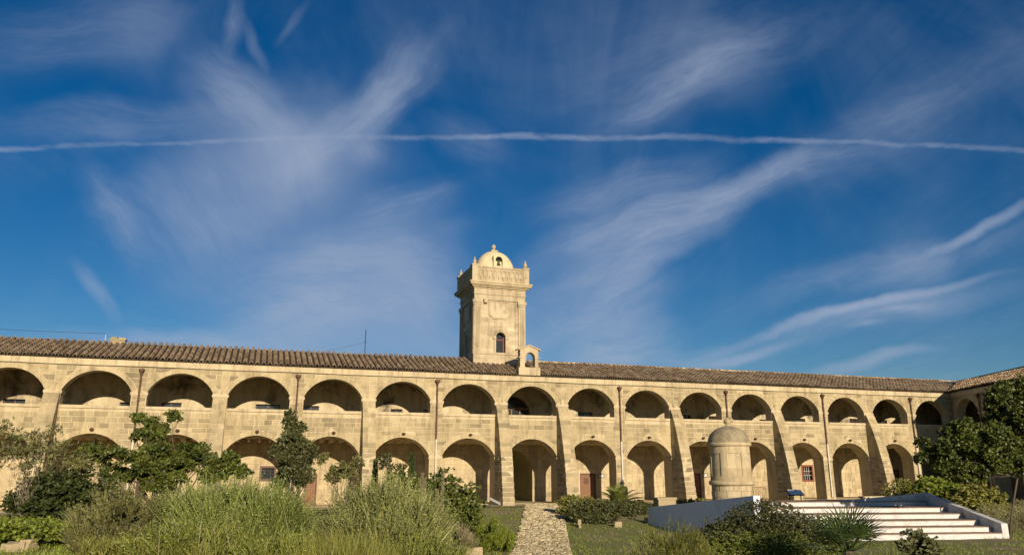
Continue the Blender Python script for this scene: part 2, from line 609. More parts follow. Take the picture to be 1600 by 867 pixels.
def fast_mesh(name, V, tint, material, parent=None, kind=None, tri=False):
    """V: (N,k,3) faces with their own vertices"""
    n, k = V.shape[:2]
    me = bpy.data.meshes.new(name)
    me.vertices.add(n * k)
    me.vertices.foreach_set('co', V.astype(np.float32).ravel())
    me.loops.add(n * k)
    me.loops.foreach_set('vertex_index', np.arange(n * k, dtype=np.int32))
    me.polygons.add(n)
    me.polygons.foreach_set('loop_start', np.arange(0, n * k, k, dtype=np.int32))
    me.polygons.foreach_set('loop_total', np.full(n, k, dtype=np.int32))
    a = me.attributes.new('tint', 'FLOAT', 'FACE')
    a.data.foreach_set('value', np.clip(tint, 0, 1).astype(np.float32))
    me.materials.append(material)
    me.update(calc_edges=True)
    o = bpy.data.objects.new(name, me)
    col.objects.link(o)
    if parent:
        o.parent = parent
    return tag(o, kind=kind)


def arch_pts(cx, hw, spring, rise, K=20):
    Rr = (hw * hw + rise * rise) / (2 * rise)
    cz = spring + rise - Rr
    a = math.asin(min(1, hw / Rr)) if rise <= hw else math.pi - math.asin(hw / Rr)
    return [(cx + Rr * math.sin(-a + 2 * a * k / K), cz + Rr * math.cos(-a + 2 * a * k / K)) for k in range(K + 1)], Rr, cz


def arch_wall(mb, x0, x1, zb, zt, cx, hw, spring, rise, sill, n0, n1, K=20, t=.5, ends=False):
    """wall panel with an arched opening; sill None = opening runs to zb"""
    pts, Rr, cz = arch_pts(cx, hw, spring, rise, K)
    lo = zb if sill is None else sill
    for n, fl in ((n0, False), (n1, True)):
        def q(p):
            p = [(a, n, b) for a, b in p]
            mb.face(p[::-1] if fl else p, t)
        q([(x0, zb), (cx - hw, zb), (cx - hw, spring), (cx - hw, zt), (x0, zt)])
        q([(cx + hw, zb), (x1, zb), (x1, zt), (cx + hw, zt), (cx + hw, spring)])
        for (a, b), (c, d) in zip(pts, pts[1:]):
            q([(a, b), (c, d), (c, zt), (a, zt)])
        if sill is not None:
            q([(cx - hw, zb), (cx + hw, zb), (cx + hw, sill), (cx - hw, sill)])
    for (a, b), (c, d) in zip(pts, pts[1:]):
        mb.face([(a, n1, b), (c, n1, d), (c, n0, d), (a, n0, b)], t)
    mb.face([(cx - hw, n0, lo), (cx - hw, n1, lo), (cx - hw, n1, spring), (cx - hw, n0, spring)], t)
    mb.face([(cx + hw, n1, lo), (cx + hw, n0, lo), (cx + hw, n0, spring), (cx + hw, n1, spring)], t)
    if sill is not None:
        mb.face([(cx - hw, n0, sill), (cx + hw, n0, sill), (cx + hw, n1, sill), (cx - hw, n1, sill)], t)
    mb.face([(x0, n0, zt), (x1, n0, zt), (x1, n1, zt), (x0, n1, zt)], t)
    if ends:
        mb.face([(x0, n1, zb), (x0, n0, zb), (x0, n0, zt), (x0, n1, zt)], t)
        mb.face([(x1, n0, zb), (x1, n1, zb), (x1, n1, zt), (x1, n0, zt)], t)


def holed_wall(mb, x0, x1, z0, z1, n, rects, depth, t=.5):
    """flat wall at depth n with rectangular recesses (a,b,c,d)=(x0,x1,z0,z1)"""
    xs = sorted({x0, x1, *[r[0] for r in rects], *[r[1] for r in rects]})
    zs = sorted({z0, z1, *[r[2] for r in rects], *[r[3] for r in rects]})
    xs = [x for x in xs if x0 <= x <= x1]
    zs = [z for z in zs if z0 <= z <= z1]
    for a, b in zip(xs, xs[1:]):
        for c, d in zip(zs, zs[1:]):
            mx, mz = (a + b) / 2, (c + d) / 2
            if any(r[0] < mx < r[1] and r[2] < mz < r[3] for r in rects):
                continue
            mb.face([(a, n, c), (b, n, c), (b, n, d), (a, n, d)], t)
    for a, b, c, d in rects:
        m_ = n + depth
        mb.face([(a, n, c), (a, m_, c), (a, m_, d), (a, n, d)], t)
        mb.face([(b, m_, c), (b, n, c), (b, n, d), (b, m_, d)], t)
        mb.face([(a, n, d), (a, m_, d), (b, m_, d), (b, n, d)], t)
        mb.face([(a, m_, c), (a, n, c), (b, n, c), (b, m_, c)], t)


# ---------------------------------------------------------------- terrain and path
def terrain():
    xs = sorted(set(list(np.arange(-60, 61, 1.)) + [-900, -500, -300, -200, -130, -90, -75, 75, 90, 130, 200, 300, 500, 900]))
    ys = sorted(set(list(np.arange(-20, 100, 1.)) + [-600, -300, -150, -80, -50, -30, 110, 140, 200, 300, 500, 900, 1500]))
    v, f = [], []
    for y in ys:
        for x in xs:
            z = ground(x, y) + .03 * math.sin(x * 1.3 + y * .7) * math.sin(y * 1.1 - x * .4)
            v.append((x, y, z - .02))
    w = len(xs)
    for j in range(len(ys) - 1):
        for i in range(w - 1):
            f.append((j * w + i, j * w + i + 1, (j + 1) * w + i + 1, (j + 1) * w + i))
    me = bpy.data.meshes.new('ground')
    me.from_pydata(v, [], f)
    me.polygons.foreach_set('use_smooth', [True] * len(f))
    me.materials.append(MT['ground'])
    o = bpy.data.objects.new('ground', me)
    col.objects.link(o)
    tag(o, kind='structure')


terrain()

PL0, PR0 = np.array([.02, 33.0]), np.array([2.48, 33.0])
PL1, PR1 = np.array([1.2, 58.2]), np.array([3.75, 59.1])


def path_pt(u, w):
    """u along (0 at the near end), w across 0..1"""
    a = PL0 + (PL1 - PL0) * u
    b = PR0 + (PR1 - PR0) * u
    p = a + (b - a) * w
    return p


def make_path():
    base = MB()
    us = np.linspace(-.75, 1, 60)
    for a, b in zip(us, us[1:]):
        q = [path_pt(a, -.02), path_pt(a, 1.02), path_pt(b, 1.02), path_pt(b, -.02)]
        base.face([(p[0], p[1], ground(*p) + .045) for p in q])
    root = base.build('path', mat('path_bed', (.09, .10, .03), (.26, .23, .12), nscale=5., use_tint=False))
    tag(root, kind='structure')
    stones = []
    u = -.75
    while u < .995:
        du = rnd.uniform(.17, .29) / 26
        w = rnd.uniform(-.06, .03)
        while w < .98:
            dw = rnd.uniform(.055, .14)
            w2 = min(1.02, w + dw)
            if rnd.random() > .05:
                g = .006
                k = 6
                cu, cw = u + du / 2, (w + w2) / 2
                ring = []
                for i in range(k):
                    an = 2 * math.pi * (i + .5 + rnd.uniform(-.22, .22)) / k
                    cc, ss = math.cos(an), math.sin(an)
                    m_ = 1 / max(abs(cc), abs(ss)) * rnd.uniform(.80, .98)
                    ring.append((cu + du / 2 * .93 * ss * min(m_, 1.15), cw + ((w2 - w) / 2 - g) * cc * min(m_, 1.2)))
                h = rnd.uniform(.065, .10)
                tt = rnd.random()
                mb = MB()
                P = [path_pt(*r_) for r_ in ring]
                zc = ground(*path_pt(cu, cw))
                mb.face([(p[0], p[1], zc + h + rnd.uniform(-.008, .008)) for p in P], tt)
                top = mb.v[:k]
                for i in range(k):
                    a, b = top[i], top[(i + 1) % k]
                    mb.face([(a[0], a[1], zc + .0), (b[0], b[1], zc + .0), b, a], tt)
                if (mb.v[1][0] - mb.v[0][0]) * (mb.v[2][1] - mb.v[0][1]) - (mb.v[1][1] - mb.v[0][1]) * (mb.v[2][0] - mb.v[0][0]) < 0:
                    mb.f = [x[::-1] for x in mb.f]
                stones.append((P[0][1], mb))
            w = w2
        u += du
    stones.sort(key=lambda s_: abs(s_[0] - 36))
    vis = [s_ for s_ in stones if s_[0] > 31.5]
    vis.sort(key=lambda s_: s_[0])
    hid = [s_ for s_ in stones if s_[0] <= 31.5] + vis[300:]
    for _, mb in vis[:300]:
        mb.build('paving_stone', MT['cobble'], root)
    al = MB()
    for _, mb in hid:
        i = len(al.v)
        al.v += mb.v
        al.f += [tuple(i + a for a in f) for f in mb.f]
        al.t += mb.t
    al.build('paving_stones', MT['cobble'], root, kind='stuff')


make_path()

def bounce_pavement():
    mb = MB()
    for i in range(60):
        a, b = -47 + i * 1.5, -47 + (i + 1) * 1.5
        w0, w1 = -3.1 + .25 * math.sin(i * 1.3), -3.1 + .25 * math.sin((i + 1) * 1.3)
        P = [F(a, w0, 0), F(b, w1, 0), F(b, .3, 0), F(a, .3, 0)]
        mb.face([(p[0], p[1], ground(p[0], p[1]) + .03) for p in P], .5)
    o = mb.build('bounce_pavement', MT['pale_gravel'])  # pale stone of the path top, extended to bounce light into the arches
    tag(o, kind='structure')


bounce_pavement()

# ---------------------------------------------------------------- the arcaded buildings
HW, UPR_S, UPR_R, LOW_S, LOW_R = 2.035, 7.48, 1.31, 3.48, 1.30
UPR_SILL, FLOOR_Z, TOP_Z, CORN_Z = 6.55, 5.3, 9.55, 9.13
GAL = 4.6
T_UP, T_LOW = .85, 1.3
EAVE_N, SLOPE = -.38, .352
RIDGE_N = 4.6
CLADX = {}


def merge(mbs):
    al = MB()
    for mb in mbs:
        i = len(al.v)
        al.v += mb.v
        al.f += [tuple(i + a for a in f) for f in mb.f]
        al.t += mb.t
    return al


def split_parts(items, name, stuffname, material, parent, limit=300, key=None):
    if key:
        items.sort(key=key)
    for it in items[:limit]:
        it[1].build(name, material, parent)
    if items[limit:]:
        merge([i[1] for i in items[limit:]]).build(stuffname, material, parent, kind='stuff')


def courses(x0, x1, z0, z1, arches, n, proud, ch=.335, lmin=.45, lmax=.98, gap=.035, holes=(), j=.008, rects=(), tshift=0.):
    """blocks laid in courses outside arch rings. arches: (cx, hw, spring, rise, ringwidth, sill)"""
    out = []
    nz = max(1, round((z1 - z0) / ch))
    h = (z1 - z0) / nz
    for c_ in range(nz):
        a, b = z0 + c_ * h + gap / 2, z0 + (c_ + 1) * h - gap / 2
        iv = [(x0, x0, x1, x1)]      # xl at a, xl at b, xr at a, xr at b

        def cut(iv, la, lb, ra, rb):
            new = []
            for (p, q, r_, s_) in iv:
                if min(p, q) < max(la, lb) and min(la, lb) - p > .12:
                    new.append((p, q, min(la, r_), min(lb, s_)))
                if max(r_, s_) > min(ra, rb) and r_ - max(ra, rb) > .12:
                    new.append((max(ra, p), max(rb, q), r_, s_))
                if (max(ra, rb) <= min(p, q) or min(la, lb) >= max(r_, s_)) and (p, q, r_, s_) not in new:
                    if not (min(p, q) < max(la, lb) and min(la, lb) - p > .12) and not (max(r_, s_) > min(ra, rb) and r_ - max(ra, rb) > .12):
                        new.append((p, q, r_, s_))
            return new
        for (cx, hw, sp, ri, rw, sill) in arches:
            Rr = (hw * hw + ri * ri) / (2 * ri)
            cz = sp + ri - Rr
            Ro = Rr + rw
            lo = sill if sill is not None else -1

            def half(z):
                if z < lo:
                    return 0
                if z < sp:
                    return hw + .03
                d = Ro * Ro - (z - cz) ** 2
                return math.sqrt(d) if d > 0 else 0
            ha, hb = half(a), half(b)
            if ha == 0 and hb == 0:
                continue
            if a < sp < b:
                ha = hb = max(ha, hb)
            iv = cut(iv, cx - ha, cx - hb, cx + ha, cx + hb)
        for (ra, rb, rc, rd) in rects:
            if rc < b and rd > a:
                iv = cut(iv, ra, ra, rb, rb)
        for (p, q, r_, s_) in iv:
            L0, L1 = (p + q) / 2, (r_ + s_) / 2
            if L1 - L0 < .1:
                continue
            x = L0
            cuts = [None]
            first = True
            while x < L1 - 1e-6:
                w = rnd.uniform(lmin, lmax)
                if first:
                    w *= rnd.uniform(.5, 1)
                if L1 - (x + w) < lmin * .6:
                    w = L1 - x
                xl = (p + gap / 2, q + gap / 2) if first else (x + gap / 2, x + gap / 2)
                last = x + w >= L1 - 1e-6
                xr = (r_ - gap / 2, s_ - gap / 2) if last else (x + w - gap / 2, x + w - gap / 2)
                if min(xr) - max(xl) > .03:
                    f_ = n - proud - rnd.uniform(0, j)
                    mb = MB()
                    tt = min(1, max(0, rnd.gauss(.54 + tshift, .17)))
                    if rnd.random() < .07:
                        tt = rnd.uniform(0, .15)
                    jz = rnd.uniform(-.006, .006)
                    mb.hexa([(xl[0], f_, a + jz), (xr[0], f_, a - jz), (xr[0], n, a), (xl[0], n, a),
                             (xl[1], f_, b), (xr[1], f_, b + jz), (xr[1], n, b), (xl[1], n, b)], tt, skip=(4,))
                    out.append(((xl[0] + xr[0]) / 2, mb))
                first = False
                x += w
    return out


def voussoirs(cx, hw, sp, ri, rw, n, proud, count):
    Rr = (hw * hw + ri * ri) / (2 * ri)
    cz = sp + ri - Rr
    a = math.asin(min(1, hw / Rr)) if ri <= hw else math.pi - math.asin(hw / Rr)
    out = []
    g = .010 / Rr
    for k in range(count):
        a0, a1 = -a + 2 * a * k / count + g, -a + 2 * a * (k + 1) / count - g
        f_ = n - proud - rnd.uniform(0, .006)
        p = []
        for nn in (f_, n + .02):
            pass
        ri_, ro = Rr + .002, Rr + rw + rnd.uniform(-.03, .02)

        def P(an, r_, nn):
            return (cx + r_ * math.sin(an), nn, cz + r_ * math.cos(an))
        mb = MB()
        mb.hexa([P(a0, ri_, f_), P(a1, ri_, f_), P(a1, ri_, n), P(a0, ri_, n), P(a0, ro, f_), P(a1, ro, f_), P(a1, ro, n), P(a0, ro, n)],
                min(1, max(0, rnd.gauss(.72, .14))))
        mb.f = [f[::-1] for f in mb.f] if False else mb.f
        out.append((cx, mb))
    return out


def roof_tiles(x0, x1, keep, material, name_parts, parent, limit, pitch=.40, expo=.43, near=None):
    rl = math.hypot(RIDGE_N - EAVE_N, (RIDGE_N - EAVE_N) * SLOPE)
    ns, nz_ = (RIDGE_N - EAVE_N) / rl, (RIDGE_N - EAVE_N) * SLOPE / rl
    nc = int((x1 - x0) / pitch)
    nr = int(rl / expo)
    items = []
    K = 5
    for i in range(nc + 1):
        x = x0 + (i + .5) * pitch
        jx = rnd.uniform(-.015, .015)
        for r_ in range(nr + 1):
            d = r_ * expo
            nn = EAVE_N + d * ns
            if not keep(x, nn):
                continue
            ln = expo * 1.12
            if d + ln > rl + .1:
                ln = rl + .1 - d
                if ln < .1:
                    continue
            ro, ri_ = .132 + rnd.uniform(-.006, .006), .106
            z0 = TOP_Z - .01 + (nn - EAVE_N) * SLOPE
            sag = rnd.uniform(-.012, .012)
            xx = x + jx + rnd.uniform(-.012, .012)
            mb = MB()
            z0 += .03 * math.sin(xx * .35 + nn) + .02 * math.sin(xx * 1.1)
            tt = min(1, max(0, rnd.gauss(.5, .3)))
            if rnd.random() < .05:
                tt = 1.
            nn += rnd.uniform(-.035, .035)
            A, B, I = [], [], []
            for k in range(K + 1):
                an = math.pi * k / K
                cx_, sx_ = math.cos(an), math.sin(an)
                A.append((xx + ro * cx_, nn - sx_ * ro * nz_ * .6, z0 + .05 + sag + ro * 1.35 * sx_))
                I.append((xx + (ro - .025) * cx_, nn + .003 - sx_ * ro * nz_ * .6, z0 + .045 + sag + (ro - .028) * 1.35 * sx_))
                B.append((xx + ri_ * cx_, nn + ln * ns - sx_ * ri_ * nz_ * .6, z0 + .02 + ln * nz_ + ri_ * 1.35 * sx_))
            for k in range(K):
                mb.face([A[k + 1], A[k], B[k], B[k + 1]], tt)
                if r_ == 0 or True:
                    mb.face([A[k], A[k + 1], I[k + 1], I[k]], tt * .6)
            items.append(((xx, nn), mb))
    items.sort(key=lambda q: abs(q[0][0] - near) + q[0][1] * .8)
    for it in items[:limit]:
        it[1].build('roof_tile', material, parent)
    merge([i[1] for i in items[limit:]]).build('roof_tiles', material, parent, kind='stuff')


# wing frame, relative to the main frame
W_AZ = R(4.0)
wd = np.array([-math.sin(W_AZ), -math.cos(W_AZ), 0.])
WN = np.array([-wd[1], wd[0], 0.])
W0 = F(42.5, 0, 0)


def main_to_wing_n(X, n):
    return float((F(X, n, 0) - W0) @ WN)


def wing_to_main_n(x, n):
    P = W0 + x * wd + n * WN
    return float((P - C0) @ N)


def drainpipe(x, parent, z_white=4.67):
    mb = MB()
    mb.tube([(x, -.13, 8.62), (x, -.13, z_white)], .055, 8)
    for z in (8.2, 6.9, 5.6):
        mb.tube([(x, -.13, z - .04), (x, -.13, z + .04)], .075, 8)
    mb.tube([(x, 0, 9.02), (x, -.13, 9.02), (x, -.13, 8.95)], .04, 6)
    p = mb.build('drainpipe', MT['pipe'], parent)
    h = MB()
    h.lathe([(.02, 8.55), (.07, 8.58), (.085, 8.68), (.15, 8.80), (.185, 8.86), (.185, 8.97), (.15, 8.97), (.13, 8.90)], x, -.15, 10)
    h.build('hopper', MT['pipe'], p)
    w = MB()
    w.tube([(x, -.13, z_white), (x, -.13, .35), (x, -.22, .18)], .058, 8)
    w.build('lower_pipe', MT['wpipe'], p, label='pale painted lower length of the pipe')


def main_building():
    root = empty('arcaded_building', C0, YAW, 'long two storey sandstone arcade building with clay tile roof behind the garden', 'building')
    X0, X1 = -47.5, 42.5
    bays = list(range(-9, 9))
    wall = MB()
    for k in bays:
        cx = 5 * k
        arch_wall(wall, cx - 2.5, cx + 2.5, -.5, FLOOR_Z, cx, HW, LOW_S, LOW_R, None, 0, T_LOW)
        arch_wall(wall, cx - 2.5, cx + 2.5, FLOOR_Z, TOP_Z, cx, HW, UPR_S, UPR_R, UPR_SILL - .06, 0, T_UP)
    wall.face([(X0, 0, -.5), (X0, T_LOW, -.5), (X0, T_LOW, FLOOR_Z), (X0, T_UP, FLOOR_Z), (X0, T_UP, TOP_Z), (X0, 0, TOP_Z)][::-1])
    w = wall.build('wall', MT['mortar'], root)
    blocks, vous, bblocks = [], [], []
    for k in bays:
        cx = 5 * k
        low = (cx, HW, LOW_S, LOW_R, .34, None)
        up = (cx, HW, UPR_S, UPR_R, .34, UPR_SILL)
        g = rnd.choice([.030, .040, .05])
        ts = {3: -.26, 4: -.24, -6: -.12, -5: -.1, 2: .06, 5: .10, 6: .12, 7: .08, -7: .1}.get(k, rnd.uniform(-.08, .08))
        if k in (3, 4):
            g = .06
        blocks += courses(cx - 2.5, cx + 2.5, .0, CORN_Z - .02, [low, up], 0, .016, gap=g, ch=rnd.choice([.33, .335, .36]), tshift=ts, rects=[(cx - HW, cx + HW, 6.31, 6.56)])
        vous += voussoirs(cx, HW, LOW_S, LOW_R, .33, 0, .022, 13)
        vous += voussoirs(cx, HW, UPR_S, UPR_R, .33, 0, .022, 13)
        lim = [r_ for r_ in LOWRECT if r_[0] > cx - 2.6 and r_[1] < cx + 2.6]
        if k == 0:
            bblocks += courses(cx - 2.5, cx + 2.5, 0, 4.7, [(0, 1.7, 2.88, 1.22, .05, None)], GAL, .02, gap=.035, ch=.36, j=.02)
        else:
            bblocks += courses(cx - 2.5, cx + 2.5, 0, 4.7, [], GAL, .02, gap=.03, ch=.36, lmin=.35, lmax=.8, j=.025, rects=[(a - .1, b + .1, c_, d + .1) for a, b, c_, d in lim])
    key = lambda q: abs(q[0] + 27)
    split_parts(blocks, 'stone_block', 'stone_blocks', MT['stone'], w, 300, key)
    split_parts(vous, 'arch_stone', 'arch_stones', MT['stone'], w, 300, key)
    merge([b[1] for b in bblocks]).build('gallery_wall_stones', MT['rubble'], w, kind='stuff')
    # sills and impost caps
    for k in bays:
        cx = 5 * k
        s = MB()
        s.box(cx - 2.02, cx + 2.02, -.09, T_UP + .02, UPR_SILL - .19, UPR_SILL, .6)
        s.build('sill', MT['pale'], root)
    for k in bays[:-1] + [None]:
        x = 42.5 if k is None else 5 * k + 2.5
        if k is None:
            continue
        c_ = MB()
        c_.box(x - .53, x + .53, -.07, T_UP + .03, UPR_S - .20, UPR_S - .02, .6)
        c_.box(x - .49, x + .49, -.04, T_UP + .01, UPR_S - .27, UPR_S - .203, .5)
        c_.build('impost', MT['pale'], root)
        c_ = MB()
        c_.box(x - .52, x + .52, -.05, T_LOW + .03, LOW_S - .20, LOW_S - .02, .5)
        c_.build('impost', MT['pale'], root)
    # cornice stones
    x = X0
    while x < X1 - .01:
        w_ = min(rnd.uniform(.9, 1.5), X1 - x)
        c_ = MB()
        c_.box(x + .006, x + w_ - .006, -.07 - rnd.uniform(0, .006), .02, CORN_Z, TOP_Z - .03, rnd.uniform(.35, .95))
        c_.build('cornice_stone', MT['pale'], w)
        x += w_
    cornice_shadow = MB()
    pts = [(X0 + i * 2.5, -.085, CORN_Z - .01 + .018 * math.sin(i * 1.7)) for i in range(37)]
    cornice_shadow.tube(pts, .016, 5)
    cornice_shadow.build('cable', MT['metal'], root)  # dark tube drawn in for the shadow line under the cornice
    # galleries: back wall, floors, ceilings, joists
    bw = MB()
    rects_up = UPRECT
    XB = GC[0]
    segs = [(X0, -2.5), (2.5, XB)]
    for a, b in segs:
        holed_wall(bw, a, b, -.5, 4.9, GAL, [r_ for r_ in LOWRECT if a < r_[0] < b], .35)
    arch_wall(bw, -2.5, 2.5, -.5, 4.9, 0, 1.7, 2.88, 1.22, None, GAL, GAL + .5)
    # long vaulted passage through the building
    pts, Rr, cz = arch_pts(0, 1.9, 2.9, 1.5, 14)
    for (a, b), (c_, d) in zip(pts, pts[1:]):
        bw.face([(a, GAL + .5, b), (c_, GAL + .5, d), (c_, 22, d), (a, 22, b)])
    bw.face([(1.9, GAL + .5, -.2), (1.9, 22, -.2), (1.9, 22, 2.9), (1.9, GAL + .5, 2.9)][::-1])
    bw.face([(-1.9, GAL + .5, -.2), (-1.9, 22, -.2), (-1.9, 22, 2.9), (-1.9, GAL + .5, 2.9)])
    bw.face([(-1.9, 22, -.2), (1.9, 22, -.2), (1.9, 22, 4.5), (-1.9, 22, 4.5)])
    bw.build('gallery_wall', MT['mortar'], root)
    uw = MB()
    for a, b in ((X0, -2.5), (2.5, XB)):
        holed_wall(uw, a, b, 4.9, 9.4, GAL, [r_ for r_ in rects_up if a < r_[0] < b], .4)
    arch_wall(uw, -2.5, 2.5, 4.9, 9.4, 0, 1.6, 6.95, 1.45, 5.4, GAL, GAL + .4)
    uw.build('upper_gallery_wall', MT['plaster'], root)
    fl = MB()
    fl.box(X0, XB, T_UP + .003, GAL - .003, 4.70, FLOOR_Z + .1)
    fl.box(X0, XB, T_LOW + .003, GAL - .003, -.5, .02)
    fl.build('gallery_floor', MT['pale'], root)
    ce = MB()
    ce.box(X0, XB, T_UP + .003, GAL - .003, 9.1, 9.3)
    ce.build('ceiling', MT['dirty'], root)
    jl = MB()
    nj = 0
    x = X0 + .4
    while x < 42:
        if abs((x + 2.5) % 5 - 2.5) < 2.2:
            j = MB()
            j.box(x - .075, x + .075, T_LOW, GAL, 4.47, 4.695)
            j.build('joist', MT['beam'], root)
        x += .72
    # openings
    for (a, b, c_, d) in rects_up:
        p = MB()
        p.box(a, b, GAL + .30, GAL + .33, c_, d)
        o = p.build('window', MT['glass'], root)
        fr = MB()
        for q in ((a, a + .07, c_, d), (b - .07, b, c_, d), (a + .07, b - .07, d - .07, d), (a + .07, b - .07, c_, c_ + .07), ((a + b) / 2 - .03, (a + b) / 2 + .03, c_ + .07, d - .07)):
            fr.box(q[0], q[1], GAL + .24, GAL + .298, q[2], q[3])
        fr.build('frame', MT['pipe'], o)
    for (a, b, c_, d) in LOWRECT:
        if c_ < .1:       # a door
            n_pl = max(3, int((b - a) / .2))
            dr = MB()
            dr.box(a + .09, b - .09, GAL + .12, GAL + .15, c_, d - .08)
            o = dr.build('door', MT['dark'], root)
            for i in range(n_pl):
                w_ = (b - a - .2) / n_pl
                p = MB()
                p.box(a + .10 + i * w_ + .006, a + .10 + (i + 1) * w_ - .006, GAL + .08 + rnd.uniform(0, .006), GAL + .118, c_ + .03, d - .10)
                p.build('plank', MT['wood'], o)
            fr = MB()
            fr.box(a, a + .09, GAL + .02, GAL + .16, c_, d)
            fr.box(b - .09, b, GAL + .02, GAL + .16, c_, d)
            fr.box(a + .09, b - .09, GAL + .02, GAL + .16, d - .08, d)
            fr.build('frame', MT['pipe'], o)
            if b - a > 1.2:
                g_ = MB()
                g_.box(a + .36, a + .78, GAL + .06, GAL + .082, 1.35, 1.85)
                g_.build('hatch', MT['pipe'], o)
        else:
            p = MB()
            p.box(a, b, GAL + .25, GAL + .27, c_, d)
            o = p.build('window', MT['glass'], root)
            fr = MB()
            t_ = .15
            for q in ((a - .04, a + t_ - .04, c_ - .04, d + .04), (b - t_ + .04, b + .04, c_ - .04, d + .04), (a + t_ - .04, b - t_ + .04, d - t_ + .04, d + .04), (a + t_ - .04, b - t_ + .04, c_ - .04, c_ + t_ - .04)):
                fr.box(q[0], q[1], GAL - .04, GAL + .2, q[2], q[3])
            grand = 28 < a < 29
            fr.build('frame', MT['red' if grand else 'pipe'], o)
            for i in range(1, 4):
                xx = a + t_ + (b - a - 2 * t_) * i / 4
                q = MB().tube([(xx, GAL + .1, c_ + .05), (xx, GAL + .1, d - .05)], .016, 5)
                q.build('bar', MT['wpipe' if grand else 'metal'], o)
            for i in range(1, 3):
                zz = c_ + t_ + (d - c_ - 2 * t_) * i / 3
                q = MB().tube([(a + .1, GAL + .115, zz), (b - .1, GAL + .115, zz)], .016, 5)
                q.build('bar', MT['wpipe' if grand else 'metal'], o)
    # arched landing window in the central bay
    g_ = MB()
    g_.box(-1.6, 1.6, GAL + .36, GAL + .38, 5.4, 8.5)
    aw = g_.build('arched_window', MT['glass'], root)
    fr = MB()
    for x in (-1.55, -.75, -.02, .72, 1.5):
        fr.box(x - .05, x + .05, GAL + .28, GAL + .35, 5.4, 7.55 if abs(x) < 1.4 else 7.0)
    fr.box(-1.6, 1.6, GAL + .27, GAL + .355, 7.35, 7.5)
    fr.box(-1.6, 1.6, GAL + .27, GAL + .355, 6.3, 6.4)
    fr.build('frame', MT['wood'], aw)
    # plates beside doors
    for x, z in ((7.85, 2.0), (17.95, 2.02)):
        p = MB()
        p.box(x - .27, x + .27, GAL - .06, GAL - .025, z - .16, z + .16)
        o = p.build('sign_plate', MT['pipe'], root)
        p = MB()
        p.box(x - .22, x + .22, GAL - .07, GAL - .062, z - .11, z + .11)
        p.build('panel', MT['white'], o)
    # lamps over the lower arches
    for k in bays:
        if k in (0,):
            continue
        x = 5 * k + rnd.uniform(.02, .16)
        l = MB()
        l.box(x - .03, x + .03, -.10, 0, 5.06, 5.11)
        l.lathe([(.0, 5.13), (.10, 5.10), (.14, 5.02), (.12, 4.98), (.05, 4.93), (.0, 4.92)], x, -.16, 8)
        l.build('wall_lamp', MT['pipe'], root)
    for x in (-37.5, -27.5, -17.5, -7.5, 7.5, 17.5, 27.5, 37.5):
        drainpipe(x, root)
    # buttresses, built of stones
    prof = [(0, 2.0), (3, 1.55), (5, 1.05), (6, .74), (6.8, .42), (7.26, .2)]

    def depth(z):
        for (a, p), (b, q) in zip(prof, prof[1:]):
            if z <= b:
                return p + (q - p) * (z - a) / (b - a)
        return .2
    for X in (-42.5, -32.5, -22.5, -12.5, -2.5, 2.5, 12.5, 22.5, 32.5):
        hw = .455
        core = MB()
        zs = [-.4] + [p[0] for p in prof[1:]]
        for a, b in zip(zs, zs[1:]):
            da, db = depth(max(a, 0)) - .03, depth(b) - .03
            core.hexa([(X - hw + .02, -da, a), (X + hw - .02, -da, a), (X + hw - .02, .003, a), (X - hw + .02, .003, a),
                       (X - hw + .02, -db, b), (X + hw - .02, -db, b), (X + hw - .02, .003, b), (X - hw + .02, .003, b)])
        bt = core.build('buttress', MT['mortar'], root)
        z = -.1
        ci = 0
        while z < 7.2:
            h = rnd.uniform(.30, .40)
            if z + h > 7.1:
                h = 7.27 - z
            dA, dB = depth(max(z, 0)), depth(min(7.26, z + h))
            low = z < 3.3
            j = .03 if low else .006
            rows = 1 if dA < .55 else (2 if dA < 1.3 else 3)
            for r_ in range(rows):
                f0, f1 = r_ / rows, (r_ + 1) / rows
                nx = 2 if (ci + r_) % 2 else 1
                cut_ = rnd.uniform(-.15, .15)
                xsx = [X - hw, X + hw] if nx == 1 else [X - hw, X + cut_, X + hw]
                for xa, xb in zip(xsx, xsx[1:]):
                    g = .030 if low else .014
                    ja = [rnd.uniform(-j, j) for _ in range(8)]
                    s = MB()
                    a0, a1 = -dA * (1 - f0), -dA * (1 - f1)
                    b0, b1 = -dB * (1 - f0), -dB * (1 - f1)
                    if r_ == rows - 1:
                        a1 = b1 = -.001
                    s.hexa([(xa + g * .3 + ja[0], a0 + ja[1] + g, z + g), (xb - g * .3 + ja[2], a0 + ja[3] + g, z + g), (xb - g * .3 + ja[2], a1 - g, z + g), (xa + g * .3 + ja[0], a1 - g, z + g),
                            (xa + g * .3 + ja[4], b0 + ja[5] + g, z + h - g), (xb - g * .3 + ja[6], b0 + ja[7] + g, z + h - g), (xb - g * .3 + ja[6], b1 - g, z + h - g), (xa + g * .3 + ja[4], b1 - g, z + h - g)],
                           min(1, max(0, rnd.gauss(.6, .3))))
                    s.build('stone', MT['rough' if low else 'stone'], bt)
            ci += 1
            z += h
    # roof
    rf = MB()
    xe = 42.5
    # front slope as strips so that it can stop along the valley
    xs = list(np.linspace(X0 - .3, 41.0, 20)) + [xe]
    za = TOP_Z + .0
    zr = TOP_Z + (RIDGE_N - EAVE_N) * SLOPE

    def zat(n):
        return TOP_Z + (n - EAVE_N) * SLOPE
    # valley line: n == n'
    va = (VAL[0][0], VAL[0][1])
    vb = (VAL[1][0], VAL[1][1])
    en = EAVE_N + .22
    rf.face([(X0 - .3, en, zat(en) - .03), (va[0], en, zat(en) - .03), (vb[0], RIDGE_N, zat(RIDGE_N) - .03), (X0 - .3, RIDGE_N, zat(RIDGE_N) - .03)])
